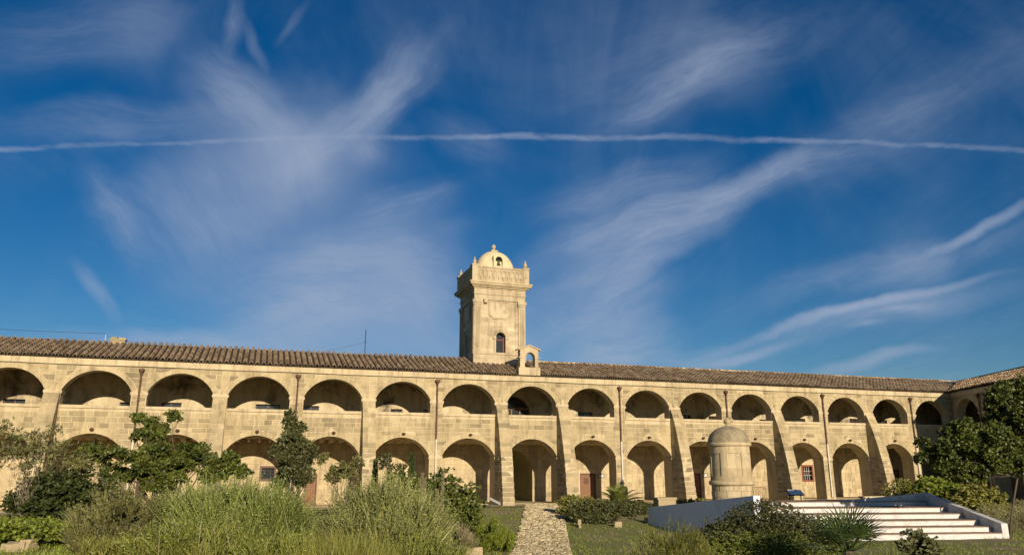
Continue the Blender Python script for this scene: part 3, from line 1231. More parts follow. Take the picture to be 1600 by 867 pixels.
    rf.face([(X0 - .3, en, zat(en) - .07), (X0 - .3, .0, zat(0) - .10), (va[0], .0, zat(0) - .10), (va[0], en, zat(en) - .07)])
    rf.face([(X0 - .3, en, zat(en) - .07), (va[0], en, zat(en) - .07), (va[0], en, zat(en) - .03), (X0 - .3, en, zat(en) - .03)])
    rf.face([(X0 - .3, RIDGE_N, zr), (vb[0] + 3, RIDGE_N, zr), (vb[0] + 3, 9.6, zat(EAVE_N)), (X0 - .3, 9.6, zat(EAVE_N))])
    rf.face([(X0, 0, TOP_Z - .5), (X0, 9.4, TOP_Z - .5), (X0, RIDGE_N, zr - .05)][::-1])
    roof = rf.build('roof', MT['pan'], root)

    def keep(x, n):
        return n + .1 > main_to_wing_n(x, n) and not (-4.0 < x < .75 and n > 2.75) and not (-1.2 < x < .85 and n < .35)
    roof_tiles(X0 - .2, 46, keep, MT['tile'], None, roof, 300, near=-31)
    # ridge tiles
    x = X0 - .2
    rt = []
    while x < vb[0]:
        mb = MB()
        if x > 1.0:
            tt = rnd.uniform(.4, 1)
            K = 5
            A = [(x, RIDGE_N + .17 * math.cos(math.pi * k / K), zr + .05 + .15 * math.sin(math.pi * k / K)) for k in range(K + 1)]
            B = [(x + .47, RIDGE_N + .15 * math.cos(math.pi * k / K), zr + .03 + .14 * math.sin(math.pi * k / K)) for k in range(K + 1)]
            for k in range(K):
                mb.face([A[k], A[k + 1], B[k + 1], B[k]], tt)
            mb.build('ridge_tile', MT['tilew'], roof)
        x += .45
    v_ = MB()
    a_ = (va[0], va[1], zat(va[1]) + .12)
    b_ = (vb[0], vb[1], zat(vb[1]) + .12)
    v_.tube([a_, b_], .14, 6)
    v_.build('valley_gutter', MT['metal'], roof)
    # rear wall and far gable
    rw = MB()
    rw.box(X0, -2.2, 9.2, 9.5, -.5, TOP_Z - .2)
    rw.box(2.2, 52, 9.2, 9.5, -.5, TOP_Z - .2)
    rw.box(-2.2, 2.2, 9.2, 9.5, 4.6, TOP_Z - .2)
    rw.box(X0, X0 + .4, T_LOW + .01, 9.19, -.5, TOP_Z - .2)
    rw.build('rear_wall', MT['mortar'], root)
    # chimney on the ridge
    ch = MB()
    cx, cn = -29.9, 4.6
    ch.box(cx - .48, cx + .48, cn - .25, cn + .25, 11.0, 11.50, .4, .015)
    ch.box(cx - .54, cx + .54, cn - .30, cn + .30, 11.50, 11.60, .5, .015)
    ch.box(cx - .45, cx - .06, cn - .25, cn + .25, 11.60, 11.70, .3, .02)
    ch.box(cx + .04, cx + .48, cn - .25, cn + .25, 11.60, 11.68, .6, .02)
    ch.build('chimney', MT['rough'], root)


UPRECT = [(-41.4, -40.1, 6.2, 7.17), (-36.4, -35.09, 6.2, 7.17), (-29.3, -27.95, 6.2, 7.14), (-26.62, -25.27, 6.2, 7.2), (-20.2, -18.45, 6.2, 7.24), (-16.77, -15.59, 6.2, 7.22),
          (-10.12, -9.19, 6.2, 7.13), (-7.49, -6.95, 6.2, 7.16), (5.87, 7.25, 6.2, 7.26), (16.09, 16.95, 6.2, 7.26), (18.74, 19.58, 6.2, 7.2), (28.46, 29.34, 6.2, 7.17),
          (34.6, 35.65, 6.2, 7.29), (38.31, 39.19, 6.2, 7.24), (24.2, 25.6, 6.2, 7.0)]
LOWRECT = [(-19.5, -18.4, 1.75, 2.75), (-16.3, -15.4, 0.0, 2.2), (5.93, 7.39, 0.0, 2.21), (16.75, 17.55, 0.0, 2.2), (28.4, 29.65, 1.45, 2.88), (38.9, 39.9, 0., 2.5), (-33.2, -32.2, 1.2, 2.4)]
# valley between the roofs: solve n == n' at the eave and ridge offsets


def valley():
    out = []
    for n in (EAVE_N, RIDGE_N):
        lo, hi = 30., 60.
        for _ in range(50):
            m_ = (lo + hi) / 2
            if main_to_wing_n(m_, n) < n:
                lo = m_
            else:
                hi = m_
        out.append((lo, n))
    return out


VAL = valley()
GC = (VAL[1][0], RIDGE_N)          # where the two gallery back walls meet
GCW = float((F(GC[0], GAL, 0) - W0) @ wd)
main_building()


def wing_building():
    rz = math.atan2(wd[1], wd[0])
    root = empty('wing_building', W0, rz, 'shaded right hand wing of the arcade building with sunlit mottled tile roof', 'building')
    P = 4.95
    Lw = 11.2
    hw, ri = 2.035, 1.31
    wall = MB()
    for k in range(2):
        cx = .25 + P * (k + .5)
        x0 = 0 if k == 0 else .25 + P * k
        x1 = .25 + P * (k + 1) if k == 0 else Lw
        arch_wall(wall, x0, x1, -.5, FLOOR_Z, cx, hw, LOW_S, ri, None, 0, T_LOW, ends=k == 1)
        arch_wall(wall, x0, x1, FLOOR_Z, TOP_Z, cx, hw, UPR_S, ri, UPR_SILL - .06, 0, T_UP, ends=k == 1)
    w = wall.build('wall', MT['mortar'], root)
    bl, vo = [], []
    for k in range(2):
        cx = .25 + P * (k + .5)
        x0 = 0.03 if k == 0 else .25 + P * k
        x1 = .25 + P * (k + 1) if k == 0 else Lw
        bl += courses(x0, x1, 0, CORN_Z - .02, [(cx, hw, LOW_S, ri, .34, None), (cx, hw, UPR_S, ri, .34, UPR_SILL)], 0, .016, gap=.035, rects=[(cx - hw, cx + hw, 6.31, 6.56)])
        vo += voussoirs(cx, hw, LOW_S, ri, .33, 0, .022, 13) + voussoirs(cx, hw, UPR_S, ri, .33, 0, .022, 13)
        s = MB()
        s.box(cx - hw + .02, cx + hw - .02, -.09, T_UP + .02, UPR_SILL - .19, UPR_SILL, .6)
        s.build('sill', MT['pale'], root)
    split_parts(bl, 'stone_block', 'stone_blocks', MT['stone'], w, 300, lambda q: -q[0])
    for v_ in vo:
        v_[1].build('arch_stone', MT['stone'], w)
    for x in (.25 + P,):
        for s_, t_ in ((UPR_S, T_UP), (LOW_S, T_LOW)):
            c_ = MB()
            c_.box(x - .53, x + .53, -.07, t_ + .03, s_ - .20, s_ - .02, .6)
            c_.build('impost', MT['pale'], root)
    x = .02
    while x < Lw - .01:
        w_ = min(rnd.uniform(.9, 1.5), Lw - x)
        c_ = MB()
        c_.box(x + .006, x + w_ - .006, -.07 - rnd.uniform(0, .006), .02, CORN_Z, TOP_Z - .03, rnd.uniform(.35, .95))
        c_.build('cornice_stone', MT['pale'], w)
        x += w_
    bw = MB()
    holed_wall(bw, GCW, Lw, -.5, 9.4, GAL, [(6.9, 7.9, 6.2, 7.2), (3.2, 4.4, .0, 2.2)], .35)
    bw.build('gallery_wall', MT['plaster'], root)
    for r_ in ((6.9, 7.9, 6.2, 7.2),):
        q = MB()
        q.box(r_[0], r_[1], GAL + .3, GAL + .32, r_[2], r_[3])
        q.build('window', MT['glass'], root)
    q = MB()
    q.box(3.2, 4.4, GAL + .3, GAL + .32, 0, 2.2)
    q.build('door', MT['wood'], root)
    fl = MB()
    fl.box(1.6, Lw, T_UP + .003, GAL - .003, FLOOR_Z - .32, FLOOR_Z + .1)
    fl.box(1.6, Lw, T_LOW + .003, GAL - .003, -.5, .02)
    fl.build('gallery_floor', MT['pale'], root)
    ce = MB()
    ce.box(1.6, Lw, T_UP + .003, GAL - .003, 9.1, 9.3)
    ce.build('ceiling', MT['dirty'], root)
    drainpipe(.25 + P, root)

    def zat(n):
        return TOP_Z + (n - EAVE_N) * SLOPE
    # valley in the wing frame
    ve = F(VAL[0][0], VAL[0][1], 0) - W0
    vr = F(VAL[1][0], VAL[1][1], 0) - W0
    xe, xr = float(ve @ wd), float(vr @ wd)
    zr = zat(RIDGE_N)
    rf = MB()
    e = Lw + .3
    en = EAVE_N + .22
    rf.face([(xe, en, zat(en) - .03), (e, en, zat(en) - .03), (e, RIDGE_N, zr - .03), (xr, RIDGE_N, zr - .03)])
    rf.face([(xe, en, zat(en) - .07), (xe, 0, zat(0) - .10), (e, 0, zat(0) - .10), (e, en, zat(en) - .07)])
    rf.face([(xe, en, zat(en) - .07), (e, en, zat(en) - .07), (e, en, zat(en) - .03), (xe, en, zat(en) - .03)])
    rf.face([(xr - 2, RIDGE_N, zr), (e, RIDGE_N, zr), (e, 9.6, zat(EAVE_N)), (xr - 2, 9.6, zat(EAVE_N))])
    rf.face([(e - .3, 0, TOP_Z - .5), (e - .3, 9.5, TOP_Z - .5), (e - .3, RIDGE_N, zr - .05)])
    roof = rf.build('roof', MT['pan'], root)
    roof_tiles(-6, Lw + .2, lambda x, n: n + .1 > wing_to_main_n(x, n), MT['tilew'], None, roof, 300, near=9)
    rb = MB()
    rb.tube([(xr, RIDGE_N, zr + .10), (e, RIDGE_N, zr + .10)], .13, 6)
    rb.build('ridge', MT['tile'], roof)
    rw = MB()
    rw.box(-3, Lw, 9.2, 9.5, -.5, TOP_Z - .2)
    rw.box(Lw - .4, Lw - .002, T_LOW + .01, 9.19, -.5, TOP_Z - .2)
    rw.build('rear_wall', MT['mortar'], root)


wing_building()


# ---------------------------------------------------------------- bell tower and bellcote
def prism(mb, poly, y0, y1, t=.5):
    n = len(poly)
    mb.face([(a, y0, b) for a, b in poly], t)
    mb.face([(a, y1, b) for a, b in poly][::-1], t)
    for i in range(n):
        a, b = poly[i], poly[(i + 1) % n]
        mb.face([(a[0], y0, a[1]), (a[0], y1, a[1]), (b[0], y1, b[1]), (b[0], y0, b[1])][::-1] if False else
                [(b[0], y0, b[1]), (a[0], y0, a[1]), (a[0], y1, a[1]), (b[0], y1, b[1])], t)


def tower():
    cx, cn = -1.64, 5.25
    off = (cx, cn, 10)
    root = empty('bell_tower', F(cx, cn, 10), YAW, 'tall square sandstone tower with cream dome rising above the tiled roof', 'tower')
    hx, hn = 2.27, 2.27

    def B(name, mb, m_='tower', parent=None, **kw):
        return mb.build(name, MT[m_], parent or root, off, **kw)
    p = MB()
    p.box(cx - hx, cx + hx, cn - hn, cn + hn, 9.9, 11.58)
    p.box(cx - hx - .06, cx + hx + .06, cn - hn - .06, cn + hn + .06, 11.58, 11.72)
    B('plinth', p)
    # shaft with arched windows on the front and left sides
    sx = 2.12
    sh = MB()
    f0 = cn - sx
    arch_wall(sh, cx - sx, cx + sx, 11.72, 16.1, cx + .08, .41, 12.95, .50, 11.78, f0, f0 + .5, K=12)
    sh.face([(cx + sx, f0, 11.72), (cx + sx, cn + sx, 11.72), (cx + sx, cn + sx, 16.1), (cx + sx, f0, 16.1)])
    sh.face([(cx + sx, cn + sx, 11.72), (cx - sx, cn + sx, 11.72), (cx - sx, cn + sx, 16.1), (cx + sx, cn + sx, 16.1)])
    # left side: swap axes of an arch wall
    ls = MB()
    arch_wall(ls, -sx, sx, 11.72, 16.1, 0, .41, 12.95, .50, 11.78, 0, .5, K=12)
    i = len(sh.v)
    for (a, b, c_) in ls.v:
        sh.v.append((cx - sx + b, cn - a, c_))
    sh.f += [tuple(i + q for q in f) for f in ls.f]
    sh.t += ls.t
    shaft = B('shaft', sh)
    # course stones on the shaft front, side
    st = courses(cx - sx + .5, cx + sx - .5, 11.75, 16.05, [(cx + .08, .41, 12.95, .50, .34, None)], f0, .008, ch=.36, gap=.012, lmin=.6, lmax=1.1, rects=[(cx - .98, cx + .98, 14.5, 16.06)])
    for s_ in st:
        B('stone_block', s_[1], 'tower', shaft)
    st = courses(-sx + .5, sx - .5, 11.75, 16.05, [(0, .41, 12.95, .50, .34, None)], 0, .008, ch=.36, gap=.012, lmin=.6, lmax=1.1, rects=[(-.98, .98, 14.5, 16.06)])
    for s_ in st:
        s_[1].v = [(cx - sx + b, cn - a, c_) for a, b, c_ in s_[1].v]
        B('stone_block', s_[1], 'tower', shaft)
    g = MB()
    g.box(cx - .35, cx + .5, f0 + .42, f0 + .45, 11.8, 13.45)
    gw = B('window', g, 'glass')
    fr = MB()
    fr.box(cx + .38, cx + .47, f0 + .30, f0 + .42, 11.8, 13.1)
    fr.box(cx - .33, cx + .37, f0 + .34, f0 + .415, 12.82, 12.90)
    B('frame', fr, 'red', gw)
    g = MB()
    g.box(cx - sx + .42, cx - sx + .45, cn - .42, cn + .42, 11.8, 13.45)
    B('window', g, 'glass')
    # window surrounds
    for side in (0, 1):
        wx = cx + .08 if side == 0 else 0
        vs = []
        vs += voussoirs(wx, .41, 12.95, .50, .15, 0, .11, 7)
        q = MB()
        q.box(wx - .56, wx - .41, -.11, 0, 11.75, 12.9)
        q.box(wx + .41, wx + .56, -.11, 0, 11.75, 12.9)
        q.box(wx - .66, wx - .38, -.15, 0, 12.9, 12.99)
        q.box(wx + .38, wx + .66, -.15, 0, 12.9, 12.99)
        q.box(wx - .06, wx + .06, -.12, 0, 13.44, 13.66)
        mb = merge([v_[1] for v_ in vs] + [q])
        if side == 0:
            mb.v = [(a, b + f0, c_) for a, b, c_ in mb.v]
        else:
            mb.v = [(cx - sx + b, cn - a, c_) for a, b, c_ in mb.v]
        B('window_surround', mb)
    # pilasters (two per corner seen), with capital and base
    for (ax, side) in ((-1, 0), (1, 0), (-1, 1), (1, 1)):
        q = MB()
        a, b = (-sx - .10, -sx + .52) if ax < 0 else (sx - .52, sx + .10)
        q.box(a, b, -.15, 0, 11.724, 15.7)
        q.box(a + .14, b - .14, -.17, -.15, 12.1, 15.5, .2)
        q.box(a - .03, b + .03, -.19, 0, 11.725, 11.95)
        q.box(a - .03, b + .03, -.19, 0, 15.7, 15.85)
        q.box(a - .07, b + .07, -.24, 0, 15.85, 16.098)
        if side == 0:
            q.v = [(cx + a_, b_ + f0, c_) for a_, b_, c_ in q.v]
        else:
            q.v = [(cx - sx + b_ - .003, cn - a_, c_) for a_, b_, c_ in q.v]
        B('pilaster', q)
    # hanging plaque with clipped lower corners, relief shield, corner boss
    for side in (0, 1):
        q = MB()
        outer = [(-.95, 15.95), (-.95, 14.85), (-.72, 14.72), (-.6, 14.56), (.6, 14.56), (.72, 14.72), (.95, 14.85), (.95, 15.95)]
        prism(q, outer, -.07, 0)
        inner = [(-.84, 15.85), (-.84, 14.93), (-.66, 14.82), (-.54, 14.67), (.54, 14.67), (.66, 14.82), (.84, 14.93), (.84, 15.85)]
        prism(q, inner, -.10, -.07, .7)
        q2 = MB()
        prism(q2, [(-.28, 14.3), (-.32, 14.05), (-.18, 13.88), (.18, 13.88), (.32, 14.05), (.28, 14.3)], -.05, 0)
        q3 = MB()
        q3.box(-1.42, -1.38, -.03, 0, 11.76, 15.98)
        q3.box(1.38, 1.42, -.03, 0, 11.76, 15.98)
        q3.box(-1.38, 1.38, -.03, 0, 15.97, 16.02)
        for mb, nm in ((q, 'plaque'), (q2, 'relief_shield'), (q3, 'frame_moulding')):
            mb.f = [f for f in mb.f]
            mb.v = [(cx + a, b + f0 - .009, c_) if side == 0 else (cx - sx + b - .009, cn - a, c_) for a, b, c_ in mb.v]
            B(nm, mb)
    bs = MB()
    bs.box(cx - 1.42, cx - 1.12, f0 - .30, f0, 15.83, 16.17)
    bs.box(cx - 1.37, cx - 1.17, f0 - .34, f0 - .30, 15.9, 16.1)
    B('boss', bs)
    en = MB()
    en.box(cx - sx - .10, cx + sx + .10, cn - sx - .10, cn + sx + .10, 16.1, 16.55)
    en.box(cx - sx - .16, cx + sx + .16, cn - sx - .16, cn + sx + .16, 16.55, 16.65)
    en.box(cx - sx - .12, cx + sx + .12, cn - sx - .12, cn + sx + .12, 16.65, 17.08)
    B('entablature', en)
    co = MB()
    for i_, (o_, a, b) in enumerate(((.22, 17.08, 17.18), (.36, 17.18, 17.30), (.52, 17.30, 17.46), (.60, 17.46, 17.58))):
        co.box(cx - sx - o_, cx + sx + o_, cn - sx - o_, cn + sx + o_, a, b - .001, .5)
    B('cornice', co, 'pale')
    # parapet
    e = sx + .36
    pa = MB()
    t_ = .28
    pa.box(cx - e + .5, cx + e - .5, cn - e + .05, cn - e + t_, 17.58, 18.78)
    pa.box(cx - e + .5, cx + e - .5, cn + e - t_, cn + e - .05, 17.58, 18.78)
    pa.box(cx - e + .05, cx - e + t_, cn - e + .5, cn + e - .5, 17.58, 18.78)
    pa.box(cx + e - t_, cx + e - .05, cn - e + .5, cn + e - .5, 17.58, 18.78)
    par = B('parapet', pa)
    cp = MB()
    cp.box(cx - e + .5, cx + e - .5, cn - e - .01, cn - e + t_ + .05, 18.78, 18.92)
    cp.box(cx - e + .5, cx + e - .5, cn + e - t_ - .05, cn + e + .01, 18.78, 18.92)
    cp.box(cx - e - .01, cx - e + t_ + .05, cn - e + .5, cn + e - .5, 18.78, 18.92)
    cp.box(cx + e - t_ - .05, cx + e + .01, cn - e + .5, cn + e - .5, 18.78, 18.92)
    B('coping', cp, 'tower', par)
    nb = 10
    for side in (0, 1):
        for i_ in range(nb):
            a = -e + .55 + (2 * e - 1.1) * (i_ + .5) / nb
            q = MB()
            w_ = (2 * e - 1.1) / nb / 2
            # small blind arch: two thin posts and a curved head, hanging drop between
            pts, _, _ = arch_pts(a, w_ * .86, 18.42, w_ * .8, 6)
            for (x1, z1), (x2, z2) in zip(pts, pts[1:]):
                q.hexa([(x1, -.055, z1), (x2, -.055, z2), (x2, 0, z2), (x1, 0, z1), (x1, -.055, z1 + .06), (x2, -.055, z2 + .06), (x2, 0, z2 + .06), (x1, 0, z1 + .06)])
            q.box(a - w_ * .92, a - w_ * .72, -.055, 0, 18.0, 18.42)
            q.box(a - .05, a + .05, -.07, 0, 17.95, 18.12)
            q.box(a - .035, a + .035, -.07, 0, 17.8, 17.9)
            q.v = [(cx + x_, cn - e + .05 + y_, z_) if side == 0 else (cx - e + .05 + y_, cn - x_, z_) for x_, y_, z_ in q.v]
            B('blind_arch', q, 'tower', par)
    for sx_ in (-1, 1):
        for sn in (-1, 1):
            q = MB()
            ax, an = cx + sx_ * (e - .25), cn + sn * (e - .25)
            q.box(ax - .26, ax + .26, an - .26, an + .26, 17.58, 18.90)
            q.box(ax - .31, ax + .31, an - .31, an + .31, 18.90, 19.02)
            pi = B('corner_pier', q)
            q = MB()
            q.lathe([(.19, 19.02), (.19, 19.10), (.12, 19.14), (.17, 19.24), (.14, 19.36), (.06, 19.58), (.07, 19.63), (.0, 19.72)], ax, an, 8)
            B('pinnacle', q, 'tower', pi)
    # dome: a four sided cloister vault with soft corners
    d = MB()
    dcx, dcn, dw, dn = cx - .02, 4.85, 1.78, 1.35
    K, S = 10, 40
    rings = []
    for k in range(K + 1):
        ph = math.pi / 2 * k / K
        rr, zz = math.cos(ph) ** .92, 18.5 + 2.32 * math.sin(ph)
        i = len(d.v)
        for s_ in range(S):
            an = 2 * math.pi * s_ / S
            ce, se = math.cos(an), math.sin(an)
            ex = 2 / 3.2
            x_ = math.copysign(abs(ce) ** ex, ce) * dw * rr
            y_ = math.copysign(abs(se) ** ex, se) * dn * rr
            d.v.append((dcx + x_, dcn + y_, zz))
        rings.append(i)
    for a, b in zip(rings, rings[1:]):
        for s_ in range(S):
            s2 = (s_ + 1) % S
            d.f.append((a + s_, a + s2, b + s2, b + s_))
            d.t.append(.5)
    dm = B('dome', d, 'cream', smooth=True)
    dk = MB()
    dk.box(cx - e + t_, cx + e - t_, cn - e + t_, cn + e - t_, 18.40, 18.52)
    B('deck', dk)
    # niche with a bell in the face of the dome
    nf = dcn - dn - .16
    q = MB()
    arch_wall(q, dcx - .46, dcx + .46, 18.9, 20.02, dcx + .02, .31, 19.72, .28, 19.02, nf, nf + 1.0, K=10, ends=True)
    pts, _, _ = arch_pts(dcx, .46, 20.02, .28, 8)
    q.face([(a, nf, b) for a, b in pts][::-1])
    for (a, b), (c_, dd) in zip(pts, pts[1:]):
        q.face([(a, nf, b), (c_, nf, dd), (c_, nf + 1.0, dd), (a, nf + 1.0, b)])
    ni = B('niche', q, 'cream', dm)
    q = MB()
    q.box(dcx - .30, dcx + .34, nf + .34, nf + .38, 19.0, 20.0)
    B('niche_shade_back', q, 'dark', dm)  # dark plate, the niche's inner shade put into its colour
    q = MB()
    q.lathe([(.0, 19.72), (.07, 19.70), (.10, 19.6), (.12, 19.42), (.19, 19.3), (.17, 19.28)], dcx + .05, nf + .25, 10)
    q.tube([(dcx - .28, nf + .25, 19.76), (dcx + .3, nf + .25, 19.76)], .03, 5)
    B('bell', q, 'bronze', dm)
    q = MB()
    q.box(dcx - .30, dcx + .30, dcn - .30, dcn + .30, 20.78, 20.90)
    q.lathe([(.26, 20.90), (.14, 21.0), (.10, 21.08), (.17, 21.16), (.20, 21.27), (.16, 21.38), (.06, 21.42), (.05, 21.5), (.0, 21.52)], dcx, dcn, 10)
    B('finial', q, 'tower', dm, smooth=False)
    # little plant growing at the parapet
    return root


tower()


def bellcote():
    cx = -.20
    off = (cx, .22, 9.6)
    root = empty('bellcote', F(cx, .22, 9.6), YAW, 'small gabled stone bellcote with open arch on the roof edge before the tower', 'bellcote')
    q = MB()
    q.box(cx - .88, cx + .90, -.075, .56, 9.60, 10.22)
    q.build('base', MT['pale'], root, off)
    q = MB()
    arch_wall(q, cx - .76, cx + .76, 10.22, 11.62, cx + .06, .42, 11.0, .42, 10.24, -.04, .5, K=12, ends=True)
    q.face([(cx - .76, -.04, 11.62), (cx + .76, -.04, 11.62), (cx, -.04, 11.9)])
    q.face([(cx - .76, .5, 11.62), (cx + .76, .5, 11.62), (cx, .5, 11.9)][::-1])
    q.build('arch', MT['pale'], root, off)
    q = MB()
    for s in (-1, 1):
        a, b = (cx - .88, cx - .33) if s < 0 else (cx + .46, cx + .88)
        q.box(a, b, -.07, .53, 10.96, 11.04)
    q.build('impost', MT['pale'], root, off)
    for s in (-1, 1):
        q = MB()
        p = [(cx + s * .95, 11.58), (cx + s * .95, 11.67), (cx, 12.02), (cx, 11.92)]
        if s > 0:
            p = p[::-1]
        prism(q, p, -.12, .58)
        q.build('roof_slab', MT['pale'], root, off)


bellcote()


# antenna mast with its cable
def antenna():
    a = np.array(F(-12.35, 4.6, 11.25))
    m_ = MB()
    m_.tube([a, a + np.array([0, 0, 2.05])], .035, 6)
    m_.tube([a + np.array([-.1, 0, 1.1]), a + np.array([.1, 0, 1.1])], .02, 5)
    root = m_.build('antenna_mast', MT['metal'])
    root.data.transform(__import__('mathutils').Matrix.Translation([-float(v) for v in a]))
    root.location = a
    tag(root, 'thin dark mast standing on the roof ridge left of the tower', 'mast')
    c_ = MB()
    e = F(-30.75, 4.6, 11.8)
    s = a + np.array([0, 0, 1.02])
    pts = []
    for i in range(25):
        t_ = i / 24
        p = s * (1 - t_) + e * t_
        p[2] -= 1.5 * math.sin(math.pi * t_)
        pts.append(p)
    pts2 = [e, F(-48, 4.6, 12.4)]
    c_.tube(pts, .009, 4)
    p3 = []
    for i in range(20):
        t_ = i / 19
        p = pts2[0] * (1 - t_) + pts2[1] * t_
        p[2] += .15 - .3 * math.sin(math.pi * t_)
        p3.append(p)
    c_.tube(p3, .012, 4)
    o = c_.build('overhead_cable', MT['metal'])
    tag(o, 'thin black cable sagging above the roof ridge between chimney and mast', 'cable')
    q = MB()
    q.tube([F(-30.75, 4.6, 11.3), F(-30.75, 4.6, 11.85)], .02, 5)
    q.build('cable_post', MT['wpipe'], o)


antenna()


# ---------------------------------------------------------------- sentry box, white stair terrace
def sentry_box():
    g = at(1140, 700, 47.5)
    x, y = g[0] - .03, 47.5
    root = empty('sentry_box', (x, y, 0), 0, 'round domed stone sentry box behind the low white wall', 'sentry box')
    b = MB()
    b.lathe([(1.23, -.6), (1.22, .52), (1.19, .535), (1.22, .55), (1.21, .90), (1.18, .915), (1.21, .93), (1.205, 1.28), (1.175, 1.295), (1.205, 1.31), (1.20, 1.62)], 0, 0, 48)
    b.build('base', MT['pale'], root)
    jb = MB()
    for row, (z0_, z1_) in enumerate(((.0, .52), (.55, .9), (.93, 1.28), (1.31, 1.6))):
        for q in range(9):
            an = 2 * math.pi * (q + .5 * (row % 2)) / 9
            jb.hexa([(math.cos(an + da) * rr_, math.sin(an + da) * rr_, zz_) for zz_ in (z0_, z1_) for rr_, da in ((1.10, -.009), (1.226, -.009), (1.226, .009), (1.10, .009))], .2)
    jb.build('mortar_joints', MT['rough'], root)
    r_ = MB()
    r_.lathe([(1.20, 1.60), (1.30, 1.62), (1.36, 1.70), (1.36, 1.80), (1.29, 1.88), (1.22, 1.90)], 0, 0, 48)
    r_.build('ring_moulding', MT['pale'], root, smooth=True)
    # drum with recessed panels
    dr = MB()
    Rr, rec = 1.235, .05
    seg = 72
    zs = [1.88, 2.15, 2.62, 3.50, 3.92]

    def inpanel(k, j):
        return j in (1, 2) and (k % 12) < 8

    def rad(k, j):
        return Rr - (rec if inpanel(k, j) else 0)

    def P(k, z, r__):
        an = 2 * math.pi * (k + 1.5) / seg
        tap = 1 - .012 * (z - 1.9)
        return (r__ * tap * math.cos(an), r__ * tap * math.sin(an), z)
    for k in range(seg):
        for j in range(4):
            r1 = rad(k, j)
            dr.face([P(k, zs[j], r1), P(k + 1, zs[j], r1), P(k + 1, zs[j + 1], r1), P(k, zs[j + 1], r1)], .0 if j < 2 else (.8 if inpanel(k, j) else .5))
            r2 = rad((k + 1) % seg, j)
            if r2 != r1:
                dr.face([P(k + 1, zs[j], r1), P(k + 1, zs[j], r2), P(k + 1, zs[j + 1], r2), P(k + 1, zs[j + 1], r1)], .3)
        if inpanel(k, 1):
            for z in (zs[1], zs[3]):
                dr.face([P(k, z, Rr), P(k + 1, z, Rr), P(k + 1, z, Rr - rec), P(k, z, Rr - rec)], .3)
    dr.build('drum', MT['pale'], root)
    c_ = MB()
    c_.lathe([(1.19, 3.90), (1.30, 3.94), (1.34, 4.02), (1.33, 4.12), (1.27, 4.15)], 0, 0, 48)
    c_.build('cornice', MT['pale'], root, smooth=True)
    d = MB()
    prof = [(1.28, 4.14)]
    for i in range(1, 13):
        a = math.pi / 2 * i / 12
        prof.append((1.26 * math.cos(a) + .02, 4.14 + 1.02 * math.sin(a)))
    d.lathe(prof, 0, 0, 48, .4)
    dm = d.build('dome', MT['sentry_dome'], root, smooth=True)
    f_ = MB()
    f_.lathe([(.30, 5.08), (.22, 5.16), (.12, 5.20), (.10, 5.26), (.17, 5.34), (.20, 5.44), (.17, 5.54), (.09, 5.60), (.06, 5.66), (.0, 5.70)], 0, 0, 14)
    f_.build('finial', MT['stone'], root, smooth=True)


sentry_box()

ST_R = .262
step_px = [(1565.7, 832), (1547.4, 822), (1527, 811.8), (1503.7, 801.7), (1475.5, 792), (1447.8, 782.5)]


